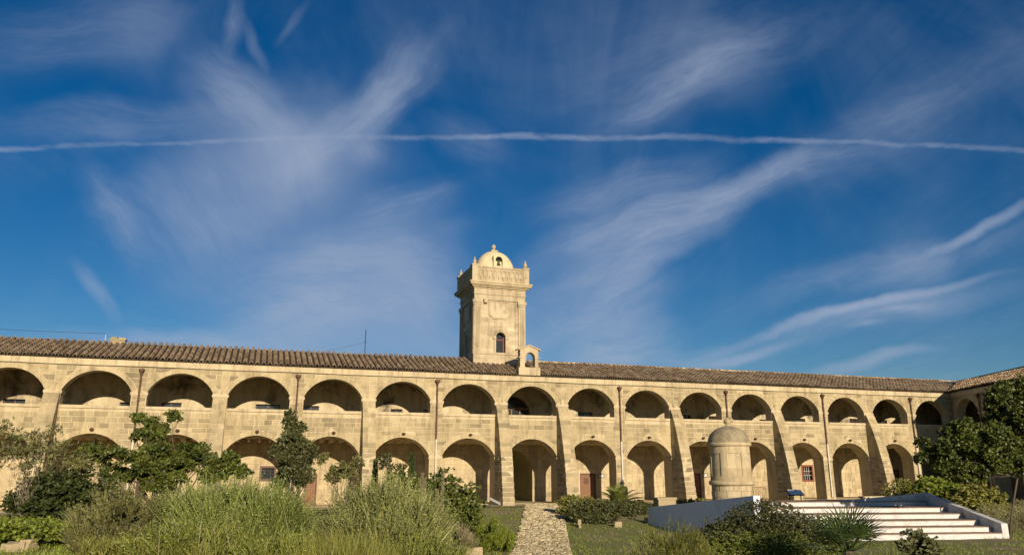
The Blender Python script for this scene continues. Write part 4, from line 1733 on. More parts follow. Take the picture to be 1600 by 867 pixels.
def stairs():
    base_r = onz(1575, 843, -.9)
    root = empty('staircase', (base_r[0] - 6, base_r[1] + 2, -.9), 0, 'wide white painted steps with terracotta treads rising to a terrace right of sentry box', 'staircase')
    off = (base_r[0] - 6, base_r[1] + 2, -.9)
    # right ends of every nosing line; the riser lines run parallel to the arcade
    ends = [onz(px, py, -.9 + ST_R * (i + 1)) for i, (px, py) in enumerate(step_px)]
    slope = .12                                     # riser lines, dy/dx
    lx = [12.3, 12.8, 13.35, 13.95, 14.6, 15.25]
    lines = []
    for i, e in enumerate(ends):
        l = np.array([lx[i], e[1] - slope * (e[0] - lx[i]), e[2]])
        lines.append((l, e))
    backl = lines[-1][0] + np.array([.5, 2.6, 0])
    backr = lines[-1][1] + np.array([-.1, 2.6, 0])
    for i, (l, e) in enumerate(lines):
        z1, z0 = e[2], -1.3
        nl, nr = lines[i + 1] if i < 5 else (backl, backr)
        m_ = MB()
        m_.hexa([(l[0], l[1], z0), (e[0], e[1], z0), (nr[0], nr[1] + .05, z0), (nl[0], nl[1] + .05, z0),
                 (l[0], l[1], z1 - .035), (e[0], e[1], z1 - .035), (nr[0], nr[1] + .05, z1 - .035), (nl[0], nl[1] + .05, z1 - .035)])
        o = m_.build('step', MT['white'], root, off)
        t_ = MB()
        L = np.linalg.norm(e[:2] - l[:2])
        nt = int(L / .6)
        for k in range(nt):
            a, b = k / nt, (k + 1) / nt
            g_ = .006 / L
            pa, pb = l + (e - l) * (a + g_), l + (e - l) * (b - g_)
            qa, qb = nl + (nr - nl) * (a + g_), nl + (nr - nl) * (b - g_)
            zt = z1 + rnd.uniform(-.004, .004)
            t_.hexa([(pa[0], pa[1] - .03, z1 - .034), (pb[0], pb[1] - .03, z1 - .034), (qb[0], qb[1], z1 - .034), (qa[0], qa[1], z1 - .034),
                     (pa[0], pa[1] - .03, zt), (pb[0], pb[1] - .03, zt), (qb[0], qb[1], zt), (qa[0], qa[1], zt)])
        t_.build('tread', MT['tread'], o, off)
    # right flank wall: sloped parapet
    a0 = np.array([ends[0][0] + .02, ends[0][1] - .5, 0])
    a1 = ends[-1] + np.array([.02, .1, 0])
    top0 = onz(1566, 820, -.05)
    top1 = onz(1454, 772, 1.12)
    w = MB()
    pr0 = np.array([ends[0][0] + .05, ends[0][1] + .05])
    pr1 = np.array([ends[-1][0] + .05, ends[-1][1] + .4])
    dd = (pr1 - pr0) / np.linalg.norm(pr1 - pr0)
    nn = np.array([dd[1], -dd[0]])
    if nn[0] < 0:
        nn = -nn
    th = .34
    w.hexa([(*pr0, -1.3), (*(pr0 + nn * th), -1.3), (*(pr1 + nn * th), -1.3), (*pr1, -1.3),
            (*pr0, -.18), (*(pr0 + nn * th), -.18), (*(pr1 + nn * th), 1.13), (*pr1, 1.13)])
    w.build('flank_wall', MT['white'], root, off)
    # tapering kerb along the back of the landing
    q0 = pr1 + np.array([.3, .05])
    q1 = np.array([q0[0] - 5.6, q0[1] - 5.6 * slope])
    k_ = MB()
    k_.hexa([(q1[0], q1[1], .6), (q0[0], q0[1], .6), (q0[0], q0[1] + .38, .6), (q1[0], q1[1] + .3, .6),
             (q1[0], q1[1], .69), (q0[0], q0[1], 1.135), (q0[0], q0[1] + .38, 1.135), (q1[0], q1[1] + .3, .69)])
    k_.build('parapet', MT['white'], root, off)


stairs()


def white_wall():
    A = onz(1014, 820.6, -.62)
    Bb = np.array([11.25, 36.2, -.9])
    tA = at(1014, 792, A[1])[2]
    tB = at(1176, 774, Bb[1])[2]
    root = empty('white_wall', ((A[0] + Bb[0]) / 2, (A[1] + Bb[1]) / 2, -.9), 0, 'low white wall in blue shade below the sentry box, rising towards the steps', 'wall')
    off = tuple(root.location)
    d = (Bb - A)[:2]
    d = d / np.linalg.norm(d)
    nn = np.array([-d[1], d[0]])
    if nn[0] < 0:
        nn = -nn
    th = .36
    m_ = MB()
    K = 8
    for i in range(K):
        s0, s1 = i / K, (i + 1) / K
        a, b = A[:2] + (Bb - A)[:2] * s0, A[:2] + (Bb - A)[:2] * s1
        za, zb = tA + (tB - tA) * s0, tA + (tB - tA) * s1
        m_.hexa([(*a, -1.4), (*b, -1.4), (*(b + nn * th), -1.4), (*(a + nn * th), -1.4), (*a, za), (*b, zb), (*(b + nn * th), zb), (*(a + nn * th), za)],
                skip=((3,) if i < K - 1 else ()) + ((5,) if i > 0 else ()))
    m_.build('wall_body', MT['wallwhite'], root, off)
    # rounded end at the low side
    e = MB()
    c_ = A[:2] + nn * th / 2
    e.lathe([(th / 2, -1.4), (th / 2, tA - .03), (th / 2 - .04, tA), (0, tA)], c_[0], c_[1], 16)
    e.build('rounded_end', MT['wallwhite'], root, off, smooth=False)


white_wall()


# ---------------------------------------------------------------- small things
def small_things():
    # information board
    p = at(1243, 781, 54)
    z = ground(p[0], p[1])
    b = empty('information_board', (p[0], p[1], z + .42), .15, 'sloping information board on two dark legs behind the white steps', 'board')
    for s in (-1, 1):
        MB().tube([(s * .42, 0, 0), (s * .42, 0, .78)], .035, 6).build('leg', MT['metal'], b)
    q = MB()
    q.hexa([(-.55, -.28, .62), (.55, -.28, .62), (.55, .25, .95), (-.55, .25, .95), (-.55, -.30, .67), (.55, -.30, .67), (.55, .23, 1.0), (-.55, .23, 1.0)])
    q.build('frame', MT['metal'], b)
    q = MB()
    q.hexa([(-.48, -.265, .692), (.48, -.265, .692), (.48, .2, .983), (-.48, .2, .983), (-.48, -.27, .73), (.48, -.27, .73), (.48, .195, 1.02), (-.48, .195, 1.02)])
    q.build('panel', MT['panel'], b)
    # crowd barrier
    p = at(1185, 781, 53)
    z = ground(p[0], p[1])
    b = empty('metal_barrier', (p[0], p[1], z + .5), .3, 'rusty metal crowd barrier standing right of the sentry box', 'barrier')
    q = MB()
    w = .62
    q.tube([(-w, 0, .12), (-w, 0, 1.02), (-w + .1, 0, 1.12), (w - .1, 0, 1.12), (w, 0, 1.02), (w, 0, .12), (-w, 0, .12)], .028, 6)
    q.build('frame', MT['rust'], b)
    for i in range(1, 9):
        x = -w + 2 * w * i / 9
        MB().tube([(x, 0, .12), (x, 0, 1.11)], .012, 5).build('bar', MT['rust'], b)
    for s in (-1, 1):
        MB().tube([(s * w * .8, -.25, 0), (s * w * .8, 0, .14), (s * w * .8, .25, 0)], .02, 5).build('foot', MT['rust'], b)
    # stone block used as a bench
    p = at(1039, 789, 50)
    z = ground(p[0], p[1])
    b = empty('stone_bench', (p[0], p[1], z), .25, 'square stone block bench standing behind the left end of the white wall', 'bench')
    q = MB()
    q.box(-.62, .62, -.35, .35, -.2, 1.0, .6, .02)
    q.build('block', MT['rough'], b)
    q = MB()
    q.box(-.68, .68, -.40, .40, 1.0, 1.12, .7, .01)
    q.build('slab', MT['rough'], b)
    # bench slab at the foot of the buttress near the right
    p = at(1372, 781, 60)
    b = empty('low_bench', (p[0], p[1] + 1.0, .12), .33, 'low stone bench against the arcade wall beyond the steps', 'bench')
    q = MB()
    q.box(-1.1, 1.1, -.25, .25, .25, .38, .8, .01)
    q.build('seat', MT['pale'], b)
    for s in (-1, 1):
        MB().box(s * .8 - .15, s * .8 + .15, -.2, .2, -.2, .25, .4, .01).build('support', MT['rough'], b)
    # grey handrail by the left central buttress
    p = at(773, 787, 54)
    z = ground(p[0], p[1])
    b = empty('grey_handrail', (p[0], p[1], z), YAW, 'short sloping grey handrail at the foot of the buttress left of the path', 'handrail')
    q = MB()
    q.hexa([(-.40, -.04, .52), (.42, -.04, .12), (.42, .04, .12), (-.40, .04, .52), (-.40, -.04, .70), (.42, -.04, .30), (.42, .04, .30), (-.40, .04, .70)])
    q.build('rail', MT['greyrail'], b)
    for s, h in ((-.36, .55), (.36, .2)):
        MB().tube([(s, 0, -.1), (s, 0, h)], .03, 6).build('post', MT['metal'], b)
    # loose stones
    rocks = [(735, 858, 33.2, 1.0, .30, 'long pale kerb stone lying in the grass left of the path'),
             (28, 848, 19.2, .55, .17, 'broad pale stone at the left edge under the bright ground cover'),
             (47, 842, 19.3, .24, .22, 'upright pale stone beside the broad stone at the left edge'),
             (965, 808, 44.5, .38, .26, 'pale stone between the rounded bush and the small dark bushes'),
             (1013, 804, 46.5, .5, .28, 'pale stone at the foot of the small dark bushes by the white wall'),
             (905, 812, 44.0, .16, .40, 'small pale post stone in front of the rounded bush')]
    for i, (px, py, Y, w, h, lab) in enumerate(rocks):
        p = at(px, py, Y)
        z = ground(p[0], p[1])
        r = random.Random(i)
        q = MB()
        q.box(-w * .5, w * .5, -.22, .22, -.1, h, .8, 0)
        me = q.mesh('stone', MT['rough'])
        import bmesh
        bm = bmesh.new()
        bm.from_mesh(me)
        bmesh.ops.remove_doubles(bm, verts=bm.verts, dist=.001)
        bmesh.ops.subdivide_edges(bm, edges=bm.edges, cuts=2, use_grid_fill=True)
        for v in bm.verts:
            k = 1 - .18 * (abs(v.co.x) / (w * .5)) ** 4 * (abs(v.co.z) / h)
            v.co.y *= k
            v.co += Vector((r.uniform(-.03, .03), r.uniform(-.03, .03), r.uniform(-.03, .03)))
        bm.to_mesh(me)
        bm.free()
        o = bpy.data.objects.new('stone', me)
        col.objects.link(o)
        o.location = (p[0], p[1], z)
        tag(o, lab, 'stone')


small_things()


# ---------------------------------------------------------------- vegetation
def unit(v):
    return v / (np.linalg.norm(v, axis=-1, keepdims=True) + 1e-9)


def lump(d, seed):
    r_ = np.random.default_rng(seed)
    s = np.zeros(len(d))
    for f in (2.1, 3.7, 6.3):
        k = r_.normal(size=3)
        k = k / np.linalg.norm(k) * f
        k2 = r_.normal(size=3)
        k2 = k2 / np.linalg.norm(k2) * f
        s += (np.sin(d @ k + r_.uniform(0, 6)) * np.sin(d @ k2 + r_.uniform(0, 6))) / f ** .5
    return s


def leaf_quads(P, D, L, W):
    s = unit(np.cross(D, rng.normal(size=D.shape)))
    L = L[:, None]
    W = W[:, None]
    m_ = P + D * L * .45
    return np.stack([P, m_ + s * W, P + D * L, m_ - s * W], 1)


def crown_leaves(blobs, n, L, W, per=6, up=.25, spread=1., shell=.35, seed=0):
    vols = np.array([(b[3] * b[4] * b[5]) ** (2 / 3) for b in blobs])
    cnt = (vols / vols.sum() * n / per).astype(int) + 1
    Q, T = [], []
    for i, (b, c_) in enumerate(zip(blobs, cnt)):
        d = unit(rng.normal(size=(c_, 3)))
        rr = rng.uniform(0, 1, c_) ** shell * (1 + .22 * lump(d, seed * 31 + i))
        P = np.array(b[:3]) + d * rr[:, None] * np.array(b[3:6])
        tb = rng.uniform(-.12, .12) + .5
        cl = np.clip(rng.normal(tb, .18, c_), 0, 1)
        Pc = np.repeat(P, per, 0)
        dc = np.repeat(d, per, 0)
        D = unit(rng.normal(size=Pc.shape) * spread + dc * .55 + np.array([0, 0, up]))
        Pl = Pc + rng.normal(size=Pc.shape) * L * .18
        Ls = L * rng.uniform(.65, 1.25, len(Pl))
        Q.append(leaf_quads(Pl, D, Ls, Ls * W / L * rng.uniform(.8, 1.2, len(Pl))))
        T.append(np.repeat(cl, per) + rng.normal(0, .10, len(Pl)))
    return np.concatenate(Q), np.concatenate(T)


def sub_blobs(c_, r_, k, rs, seed, flat=1.):
    """scatter k smaller blobs through an ellipsoid to give an uneven crown"""
    g = np.random.default_rng(seed)
    out = []
    for _ in range(k):
        d = g.normal(size=3)
        d = d / np.linalg.norm(d) * g.uniform(.45, .95)
        s = rs * g.uniform(.7, 1.3)
        out.append((c_[0] + d[0] * r_[0], c_[1] + d[1] * r_[1], c_[2] + d[2] * r_[2], s * r_[0], s * r_[1], s * r_[2] * flat))
    return out


def branch_mb(base, tips, r0, seed, wob=.12, seg=6, steps=5):
    g = random.Random(seed)
    mb = MB()
    for t_ in tips:
        b = Vector(base)
        e = Vector(t_)
        ln = (e - b).length
        pts, rad = [], []
        for i in range(steps + 1):
            u = i / steps
            p = b.lerp(e, u)
            p.z += math.sin(u * math.pi) * ln * .08
            if 0 < i < steps:
                p += Vector((g.uniform(-1, 1), g.uniform(-1, 1), g.uniform(-.5, .5))) * wob * ln * .5
            pts.append(p)
            rad.append(r0 * (1 - u * .85) * .7)
        mb.tube(pts, rad, seg)
    return mb


def tree(name, label, cat, px, Ybase, crown_spec, n, L, W, leaf, trunk_r=.12, bark='bark', per=6, seed=1, zbase=None, stems=None, group=None, up=.25, shell=.35, trunk_h=None, lean=0., fork_at=None, dens=.60):
    """crown_spec: blobs as (px, py, Y, rx, ry, rz) in photo pixels for the centre and metres for the radii"""
    blobs = []
    for i, (bx, by, Y, rx, ry, rz, k, rs) in enumerate(crown_spec):
        c_ = at(bx, by, Y)
        blobs += sub_blobs(c_, (rx * 1.04, ry * 1.04, rz * 1.04), int(k * 2.3), rs * dens, seed * 17 + i)
        blobs.append((c_[0], c_[1], c_[2], rx * .5, ry * .5, rz * .5))
    b = at(px, 800, Ybase)
    z = ground(b[0], b[1]) if zbase is None else zbase
    root = empty(name, (b[0], b[1], z), 0, label, cat, group)
    o = np.array([b[0], b[1], z])
    cz = np.mean([q[2] for q in blobs])
    cx_ = np.mean([q[0] for q in blobs])
    cy_ = np.mean([q[1] for q in blobs])
    th = (min(q[2] - q[5] * .3 for q in blobs) - z) * .9 if trunk_h is None else trunk_h
    th = max(.2, th)
    fork = np.array([(cx_ - b[0]) * .25 + lean, (cy_ - b[1]) * .25, th])
    if fork_at is not None:
        fork = np.array(fork_at) - o
    tm = MB()
    pts = [(0, 0, -.2), (fork[0] * .33, fork[1] * .33, fork[2] * .35), (fork[0] * .68, fork[1] * .68, fork[2] * .7), tuple(fork)]
    tm.tube(pts, [trunk_r * 1.35, trunk_r, trunk_r * .85, trunk_r * .75], 8)
    tips = [np.array(q[:3]) - o for q in blobs][::3]
    bm_ = branch_mb(tuple(fork - np.array([0, 0, .05])), tips, trunk_r * .6, seed, wob=.15)
    tm = merge([tm, bm_])
    tm.build('trunk', MT[bark], root, smooth=True)
    Q, T = crown_leaves(blobs, n, L, W, per=per, seed=seed, up=up, shell=shell)
    fast_mesh('crown', Q - o, T, MT[leaf], root)
    return root


def sprig_bush(name, label, cat, px, Y, w, d, top, leaf, n=1800, sl=.5, ll=.07, lw=.012, nl=9, seed=1, group=None, upw=1.1, zoff=None, fill=True, spread=.5, power=.5, tuft=True):
    """bush of upright leafy sprigs: w,d half widths (m); top = height of the top above its ground"""
    c_ = at(px, 800, Y)
    z = ground(c_[0], c_[1]) if zoff is None else zoff
    g = np.random.default_rng(seed)
    root = empty(name, (c_[0], c_[1], z), 0, label, cat, group)
    # points on an uneven dome
    dd = g.normal(size=(n, 3))
    dd[:, 2] = np.abs(dd[:, 2]) * .9 + .02
    dd = unit(dd)
    lmp = lump(dd * 1.5, seed + 3)
    lf = 1 + .20 * lump(dd, seed)
    rr = g.uniform(.35, 1, n) ** power * lf
    R3 = np.array([w, d, max(.1, top - sl * .75)])
    nt = max(12, n // 24) if tuft else n
    idx = g.integers(0, nt, n)
    P = dd[:nt][idx] * rr[:nt][idx][:, None] * R3 + g.normal(size=(n, 3)) * .035
    fan_ = g.normal(size=(n, 3)) * np.array([.42, .42, .12])
    dd = dd[:nt][idx]
    lmp = lmp[:nt][idx]
    D = unit(dd * np.array([spread, spread, .35]) + fan_ + g.normal(size=(n, 3)) * .22 + np.array([0, 0, upw]))
    Ls = sl * g.uniform(.55, 1.25, n)
    cl = np.clip(g.normal(.5, .2, n) + .16 * lmp, 0, 1)
    # stems
    S = leaf_quads(P, D, Ls, np.full(n, lw * 1.1))
    Q, T = [S], [cl * .8 + .1]
    for i in range(nl):
        u = (i + .5) / nl
        base = P + D * (Ls * u)[:, None]
        ld = unit(D * 1.0 + g.normal(size=(n, 3)) * .48)
        q = leaf_quads(base, ld, ll * g.uniform(.7, 1.3, n) * (1.15 - .5 * u), np.full(n, lw))
        Q.append(q)
        T.append(cl + g.normal(0, .1, n) + (u - .5) * .3)
    st = MB()
    for i in range(9):
        a = 2 * math.pi * i / 9
        st.tube([(0, 0, -.1), (math.cos(a) * w * .3, math.sin(a) * d * .3, top * .3), (math.cos(a) * w * .55, math.sin(a) * d * .55, top * .55)], [.04, .028, .012], 5)
    st.build('stem', MT['bark'], root)
    fast_mesh('foliage', np.concatenate(Q), np.concatenate(T), MT[leaf], root)
    return root


def leafy_bush(name, label, px, Y, w, d, top, leaf, n=9000, L=.09, W=.03, seed=1, k=12, rs=.42, cat='bush', group=None, low=.0, per=5, up=.3, shell=.3):
    c_ = at(px, 800, Y)
    z = ground(c_[0], c_[1])
    root = empty(name, (c_[0], c_[1], z), 0, label, cat, group)
    h = top - low
    blobs = [(b[0], b[1], max(b[2], low + .05), *b[3:]) for b in sub_blobs((0, 0, low + h * .48), (w * .72, d * .72, h * .42), k, rs, seed)]
    blobs.append((0, 0, low + h * .42, w * .75, d * .75, h * .48))
    Q, T = crown_leaves(blobs, n, L, W, per=per, seed=seed, up=up, shell=shell)
    Q[:, :, 2] *= top / np.percentile(Q[:, :, 2], 98.5)
    kx = w / np.percentile(np.abs(Q[:, :, 0]), 96)
    Q[:, :, 0] *= kx
    keep = Q[:, :, 2].min(1) > -.05
    fast_mesh('foliage', Q[keep], T[keep], MT[leaf], root)
    tips = [(b[0], b[1], b[2]) for b in blobs[:9]]
    branch_mb((0, 0, -.05), tips, .035, seed).build('stem', MT['bark'], root)
    return root


def vegetation():
    # trees against the arcade, left to right
    tree('garden_tree', 'spreading dark green tree in front of the arcade at left, light leaves on top', 'tree', 262, 36,
         [(250, 722, 36, 1.55, 1.4, 1.0, 12, .36), (238, 676, 36, .85, .8, .75, 8, .40), (300, 715, 36, 1.0, .9, .75, 8, .38), (195, 742, 36, .9, .9, .55, 6, .4), (255, 752, 36, 1.3, 1.1, .55, 8, .4), (215, 655, 36, .35, .4, .3, 4, .4), (272, 650, 36, .35, .4, .3, 4, .4)], 26000, .145, .046, 'l_citrus', .13, seed=3, trunk_h=.9)
    tree('garden_tree', 'lower leafy tree with drooping boughs at the left of the spreading dark tree', 'tree', 158, 34,
         [(158, 712, 34, 1.15, 1.1, .55, 10, .36), (120, 735, 34, .6, .6, .5, 6, .4), (170, 745, 34, .5, .5, .35, 5, .4)], 3600, .14, .042, 'l_citrus', .06, seed=4, trunk_h=.8)
    tree('garden_tree', 'small round leafed tree with pale gaps between the spreading tree and dark conical tree', 'tree', 350, 34,
         [(352, 724, 34, .85, .8, .55, 10, .34), (330, 745, 34, .5, .5, .4, 5, .4), (378, 735, 34, .35, .4, .3, 4, .4)], 4200, .17, .06, 'l_citrus', .06, seed=5, trunk_h=.8)
    tree('olive_tree', 'dark conical olive tree rising above the grey shrubs before the fourth and fifth arches', 'tree', 462, 38,
         [(462, 735, 38, 1.25, 1.1, .85, 10, .36), (458, 700, 38, 1.1, 1.0, .85, 9, .36), (455, 668, 38, .75, .7, .6, 8, .4), (452, 650, 38, .35, .35, .45, 4, .4)], 15500, .125, .042, 'l_holm', .1, seed=6, trunk_h=.9)
    tree('garden_tree', 'thin yellowish green shrubby tree right of the dark conical tree', 'tree', 530, 40,
         [(520, 740, 40, .6, .6, .5, 8, .34), (545, 735, 40, .7, .6, .45, 6, .34), (560, 722, 40, .5, .4, .3, 5, .34), (505, 715, 40, .4, .4, .4, 4, .34)], 3600, .13, .042, 'l_twig', .05, seed=7, trunk_h=.6)
    # the airy shrub at the left edge with pale stems
    tree('tamarisk_shrub', 'tall airy grey green shrub with thin pale stems at the left edge', 'shrub', 34, 23.2,
         [(70, 715, 23.4, 1.25, .9, .8, 16, .26), (10, 705, 23.2, .9, .8, .8, 12, .28), (118, 722, 23.6, .7, .6, .4, 8, .30), (50, 685, 23.2, .5, .5, .4, 6, .3), (85, 675, 23.2, .35, .3, .35, 4, .3), (12, 668, 23.2, .3, .3, .3, 4, .3)],
         4600, .12, .016, 'l_twig', .016, bark='palebark', seed=8, up=1.1, shell=.6, trunk_h=.5)
    leafy_bush('dark_bush', 'very dark round bush below the airy shrub at left', 92, 23.6, 1.25, 1.1, 1.72, 'l_dark', 15000, .10, .035, seed=9, k=16)
    leafy_bush('grey_bush', 'loose grey green bush filling the gap beside the very dark round bush', 158, 25.5, .75, .8, 1.5, 'l_twig', 5200, .10, .024, seed=91, k=12, per=6)
    # upright grey shrubs of the middle
    sprig_bush('grey_shrub', 'loose grey green shrub between the bright ground cover and the tall lavender bank', 'shrub', 205, 18.5, 1.1, 1.0, 1.45, 'l_twig', 1700, .50, .085, .010, 10, 10, spread=.9)
    sprig_bush('lavender_shrub', 'tall wide grey green lavender shrub in the left middle of the bed', 'shrub', 378, 18, 1.6, 1.2, 1.80, 'l_lavg', 4600, .85, .075, .0085, 13, 11, spread=.55)
    sprig_bush('lavender_shrub', 'second tall pale lavender shrub, right of the first and left of the path', 'shrub', 606, 18, 1.32, 1.2, 1.80, 'l_lav', 3900, .85, .075, .0085, 13, 12, spread=.6)
    sprig_bush('wormwood_shrub', 'low yellowish green shrub in front of the first lavender', 'shrub', 300, 16.2, 1.1, .8, .95, 'l_lav2', 1700, .45, .085, .010, 9, 13, spread=.8)
    sprig_bush('wormwood_shrub', 'darker green low shrub in the front between the two lavenders', 'shrub', 430, 15.2, .7, .6, .66, 'l_lav2', 900, .45, .085, .010, 9, 14, spread=.8)
    sprig_bush('wormwood_shrub', 'fine leaved green shrub in the front under the second lavender', 'shrub', 645, 16.5, 1.15, .8, 1.10, 'l_lav2', 2400, .5, .09, .009, 9, 15, spread=1.)
    leafy_bush('laurel_bush', 'dark glossy bush behind the second lavender with dry flower spikes before it', 688, 30, 1.3, 1.1, 2.75, 'l_citrus', 11000, .11, .04, seed=16, k=14)
    leafy_bush('laurel_bush', 'smaller dark bush at the left of the glossy bush below a slim cypress', 636, 30, 1.0, .9, 2.85, 'l_citrus', 4500, .11, .035, seed=17, k=10)
    sprig_bush('spurge_bush', 'bright green feathery bush left of the path near the central buttress', 'bush', 752, 34.5, 1.45, 1.1, 1.50, 'l_bright', 2300, .4, .10, .016, 9, 18, spread=.9)
    sprig_bush('dry_bush', 'brownish dry bush between the second lavender and the bright green bush', 'bush', 712, 28, .75, .6, 1.15, 'l_dry', 900, .4, .06, .008, 7, 19, spread=1.)
    # sapling twigs before the arcade
    tree('olive_sapling', 'sparse young olive with dark twigs left of the slim cypress', 'sapling', 608, 34, [(600, 722, 34, .5, .4, .45, 8, .34), (622, 735, 34, .35, .4, .35, 5, .34)], 1100, .10, .03, 'l_holm', .03, seed=21)
    # two slim cypresses
    for i, (px, py0, Y, h, lab) in enumerate(((587, 716, 35, 2.0, 'slim young cypress left of the sparse olive sapling'), (644, 706, 35, 1.7, 'slim young cypress rising behind the dark glossy bush'))):
        t_ = at(px, py0, Y)
        z = ground(t_[0], t_[1])
        root = empty('cypress', (t_[0], t_[1], z), 0, lab, 'cypress')
        hh = t_[2] - z
        MB().tube([(0, 0, 0), (0, 0, hh * .7)], [.04, .015], 5).build('trunk', MT['bark'], root)
        m_ = 1500
        u = rng.uniform(0, 1, m_) ** .8
        a = rng.uniform(0, 6.28, m_)
        r_ = .24 * np.sqrt(np.clip(1 - u, 0.004, 1)) * rng.uniform(.5, 1, m_)
        P = np.stack([r_ * np.cos(a), r_ * np.sin(a), hh * (.12 + .84 * u)], 1)
        D = unit(np.stack([np.cos(a) * .25, np.sin(a) * .25, np.ones(m_)], 1) + rng.normal(size=(m_, 3)) * .12)
        fast_mesh('crown', leaf_quads(P, D, rng.uniform(.12, .25, m_), np.full(m_, .02)), rng.uniform(0, 1, m_), MT['l_cyp'], root)
    # dry flower spikes
    for i, (px, y0, y1, Y, lab) in enumerate(((660, 738, 800, 27, 'pair of thin dry flower stalks, leftmost before the dark glossy bush'),
                                              (692, 739, 800, 27, 'tallest pale dry flower spike before the dark glossy bush'),
                                              (683, 764, 800, 26.5, 'short dry flower spike between the two taller ones'))):
        t_ = at(px, y0, Y)
        z = ground(t_[0], t_[1])
        root = empty('flower_spike', (t_[0], t_[1], z), 0, lab, 'dry flower', None)
        hh = t_[2] - z
        for q in range(2 if i == 0 else 1):
            dx = q * .09
            h2 = hh * (1 - .08 * q)
            MB().tube([(dx, 0, 0), (dx + .02, 0, h2 * .6), (dx, 0, h2)], [.013, .011, .005], 5).build('stalk', MT['palebark'], root)
            m_ = 420
            u = rng.uniform(.45, 1, m_)
            a = rng.uniform(0, 6.28, m_)
            P = np.stack([dx + .03 * np.cos(a), .03 * np.sin(a), h2 * u], 1)
            D = unit(np.stack([np.cos(a), np.sin(a), np.full(m_, 1.2)], 1))
            fast_mesh('seed_head', leaf_quads(P, D, rng.uniform(.03, .07, m_), np.full(m_, .012)), rng.uniform(.2, 1, m_), MT['l_dry'], root)
    # right of the path
    leafy_bush('round_bush', 'clipped dark bush nearest the path on its right', 931, 45.5, 1.45, 1.0, 1.22, 'l_brown', 9000, .08, .03, seed=22, k=14)
    leafy_bush('round_bush', 'lighter green low bush behind the clipped dark bush right of the path', 908, 48.5, 1.25, .8, 1.2, 'l_rose', 5500, .10, .035, seed=23, k=12)
    leafy_bush('round_bush', 'small black green bush right of the feathery cycad', 984, 49, .62, .6, .95, 'l_holm', 3600, .08, .028, seed=24, k=8)
    leafy_bush('round_bush', 'small dark bush touching the left end of the white wall', 1003, 50, .55, .5, .85, 'l_brown', 3000, .08, .028, seed=25, k=8)
    leafy_bush('low_hedge', 'low green plants behind the top of the white wall', 1085, 53, 2.0, .5, .75, 'l_rose', 3500, .09, .03, seed=26, k=12)
    # foreground right
    sprig_bush('rosemary_bush', 'rounded yellow green rosemary bush at the bottom right of centre', 'bush', 1054, 20, 1.32, 1.0, 2.0, 'l_rose', 5600, .26, .05, .008, 9, 27, spread=1.2, tuft=False)
    leafy_bush('dark_bush', 'big reddish brown and green bush in front of the white wall and steps', 1190, 25, 2.2, 1.4, 2.3, 'l_brown', 60000, .046, .017, seed=28, k=26, rs=.34, shell=.25)
    leafy_bush('dark_bush', 'green leafy skirt of shrub under the reddish brown bush', 1185, 22.9, 2.0, .8, 1.62, 'l_skirt', 20000, .050, .018, seed=29, k=16)
    leafy_bush('small_shrub', 'small open shrub with stiff dark leaves before the lowest steps', 1430, 24, .55, .5, 1.62, 'l_holm', 1900, .10, .035, seed=30, k=9, per=7, shell=.6, low=.45)
    leafy_bush('low_hedge', 'dark low planting along the bottom edge under the fan palm', 1320, 20.5, 2.0, .7, .75, 'l_holm', 9000, .08, .03, seed=31, k=14)
    # hedges at the foot of the wing
    leafy_bush('olive_bush', 'olive green bush beyond the top of the white steps', 1432, 56, 1.9, 1.4, 2.0, 'l_rose', 9000, .12, .035, seed=32, k=14)
    leafy_bush('bright_bush', 'bright yellow green bush under the dark tree at right', 1478, 52, 1.75, 1.2, 2.5, 'l_bright', 6500, .16, .06, seed=33, k=14)
    leafy_bush('yellow_bush', 'yellowish bush with pale stems left of the leaning trunk', 1538, 50, 1.35, 1.0, 2.35, 'l_yellow', 4200, .12, .045, seed=34, k=12, shell=.5)
    leafy_bush('olive_bush', 'dull olive bush between the bright and the yellowish bushes', 1508, 50.5, 1.0, .8, 1.7, 'l_rose', 3800, .10, .035, seed=35, k=10)
    santo = [(1490, 48, 1.1, .95, 'pale grey santolina mound nearest the white flank wall'), (1520, 46.5, 1.15, 1.1, 'pale grey santolina mound, second from the flank wall'),
             (1548, 48.5, 1.2, 1.25, 'pale grey santolina mound behind the leaning trunk'), (1556, 45, 1.0, 1.0, 'pale grey santolina mound in front, left of the leaning trunk'),
             (1590, 46, 1.1, 1.15, 'pale grey santolina mound at the right edge of the frame'), (1600, 50, 1.4, 1.45, 'tallest santolina mound in the back at the right edge'),
             (1620, 47, 1.4, 1.2, 'santolina mound cut by the right edge of the frame')]
    for i, (px, Y, w, h, lab) in enumerate(santo):
        sprig_bush('santolina', lab, 'santolina', px, Y, w, .9, h, 'l_sant', 1500, .16, .08, .012, 6, 40 + i, group='pale santolina mounds by the steps', spread=1.3, upw=.5, tuft=False)
    # big glossy tree at right with a thin leaning trunk
    tree('pittosporum_tree', 'large dark glossy tree with thin leaning trunk at the right edge by the steps', 'tree', 1570, 41.5,
         [(1535, 694, 41, 1.7, 1.6, 1.35, 15, .34), (1590, 640, 41, 1.5, 1.5, 1.3, 12, .36), (1502, 682, 41, .85, 1.0, .8, 9, .38), (1468, 712, 41, .95, 1.1, .8, 9, .38),
          (1600, 715, 41, 1.4, 1.4, .9, 12, .36), (1515, 735, 41, 1.3, 1.2, .55, 9, .36), (1645, 670, 41, 1.6, 1.7, 1.9, 12, .34), (1560, 622, 41, .7, .7, .5, 6, .38), (1595, 605, 41, .8, .7, .5, 6, .38), (1440, 690, 41, .34, .4, .18, 4, .4)],
         85000, .165, .052, 'l_pitto', .055, seed=50, per=8, dens=.85, fork_at=at(1590, 745, 41), up=.15)


vegetation()


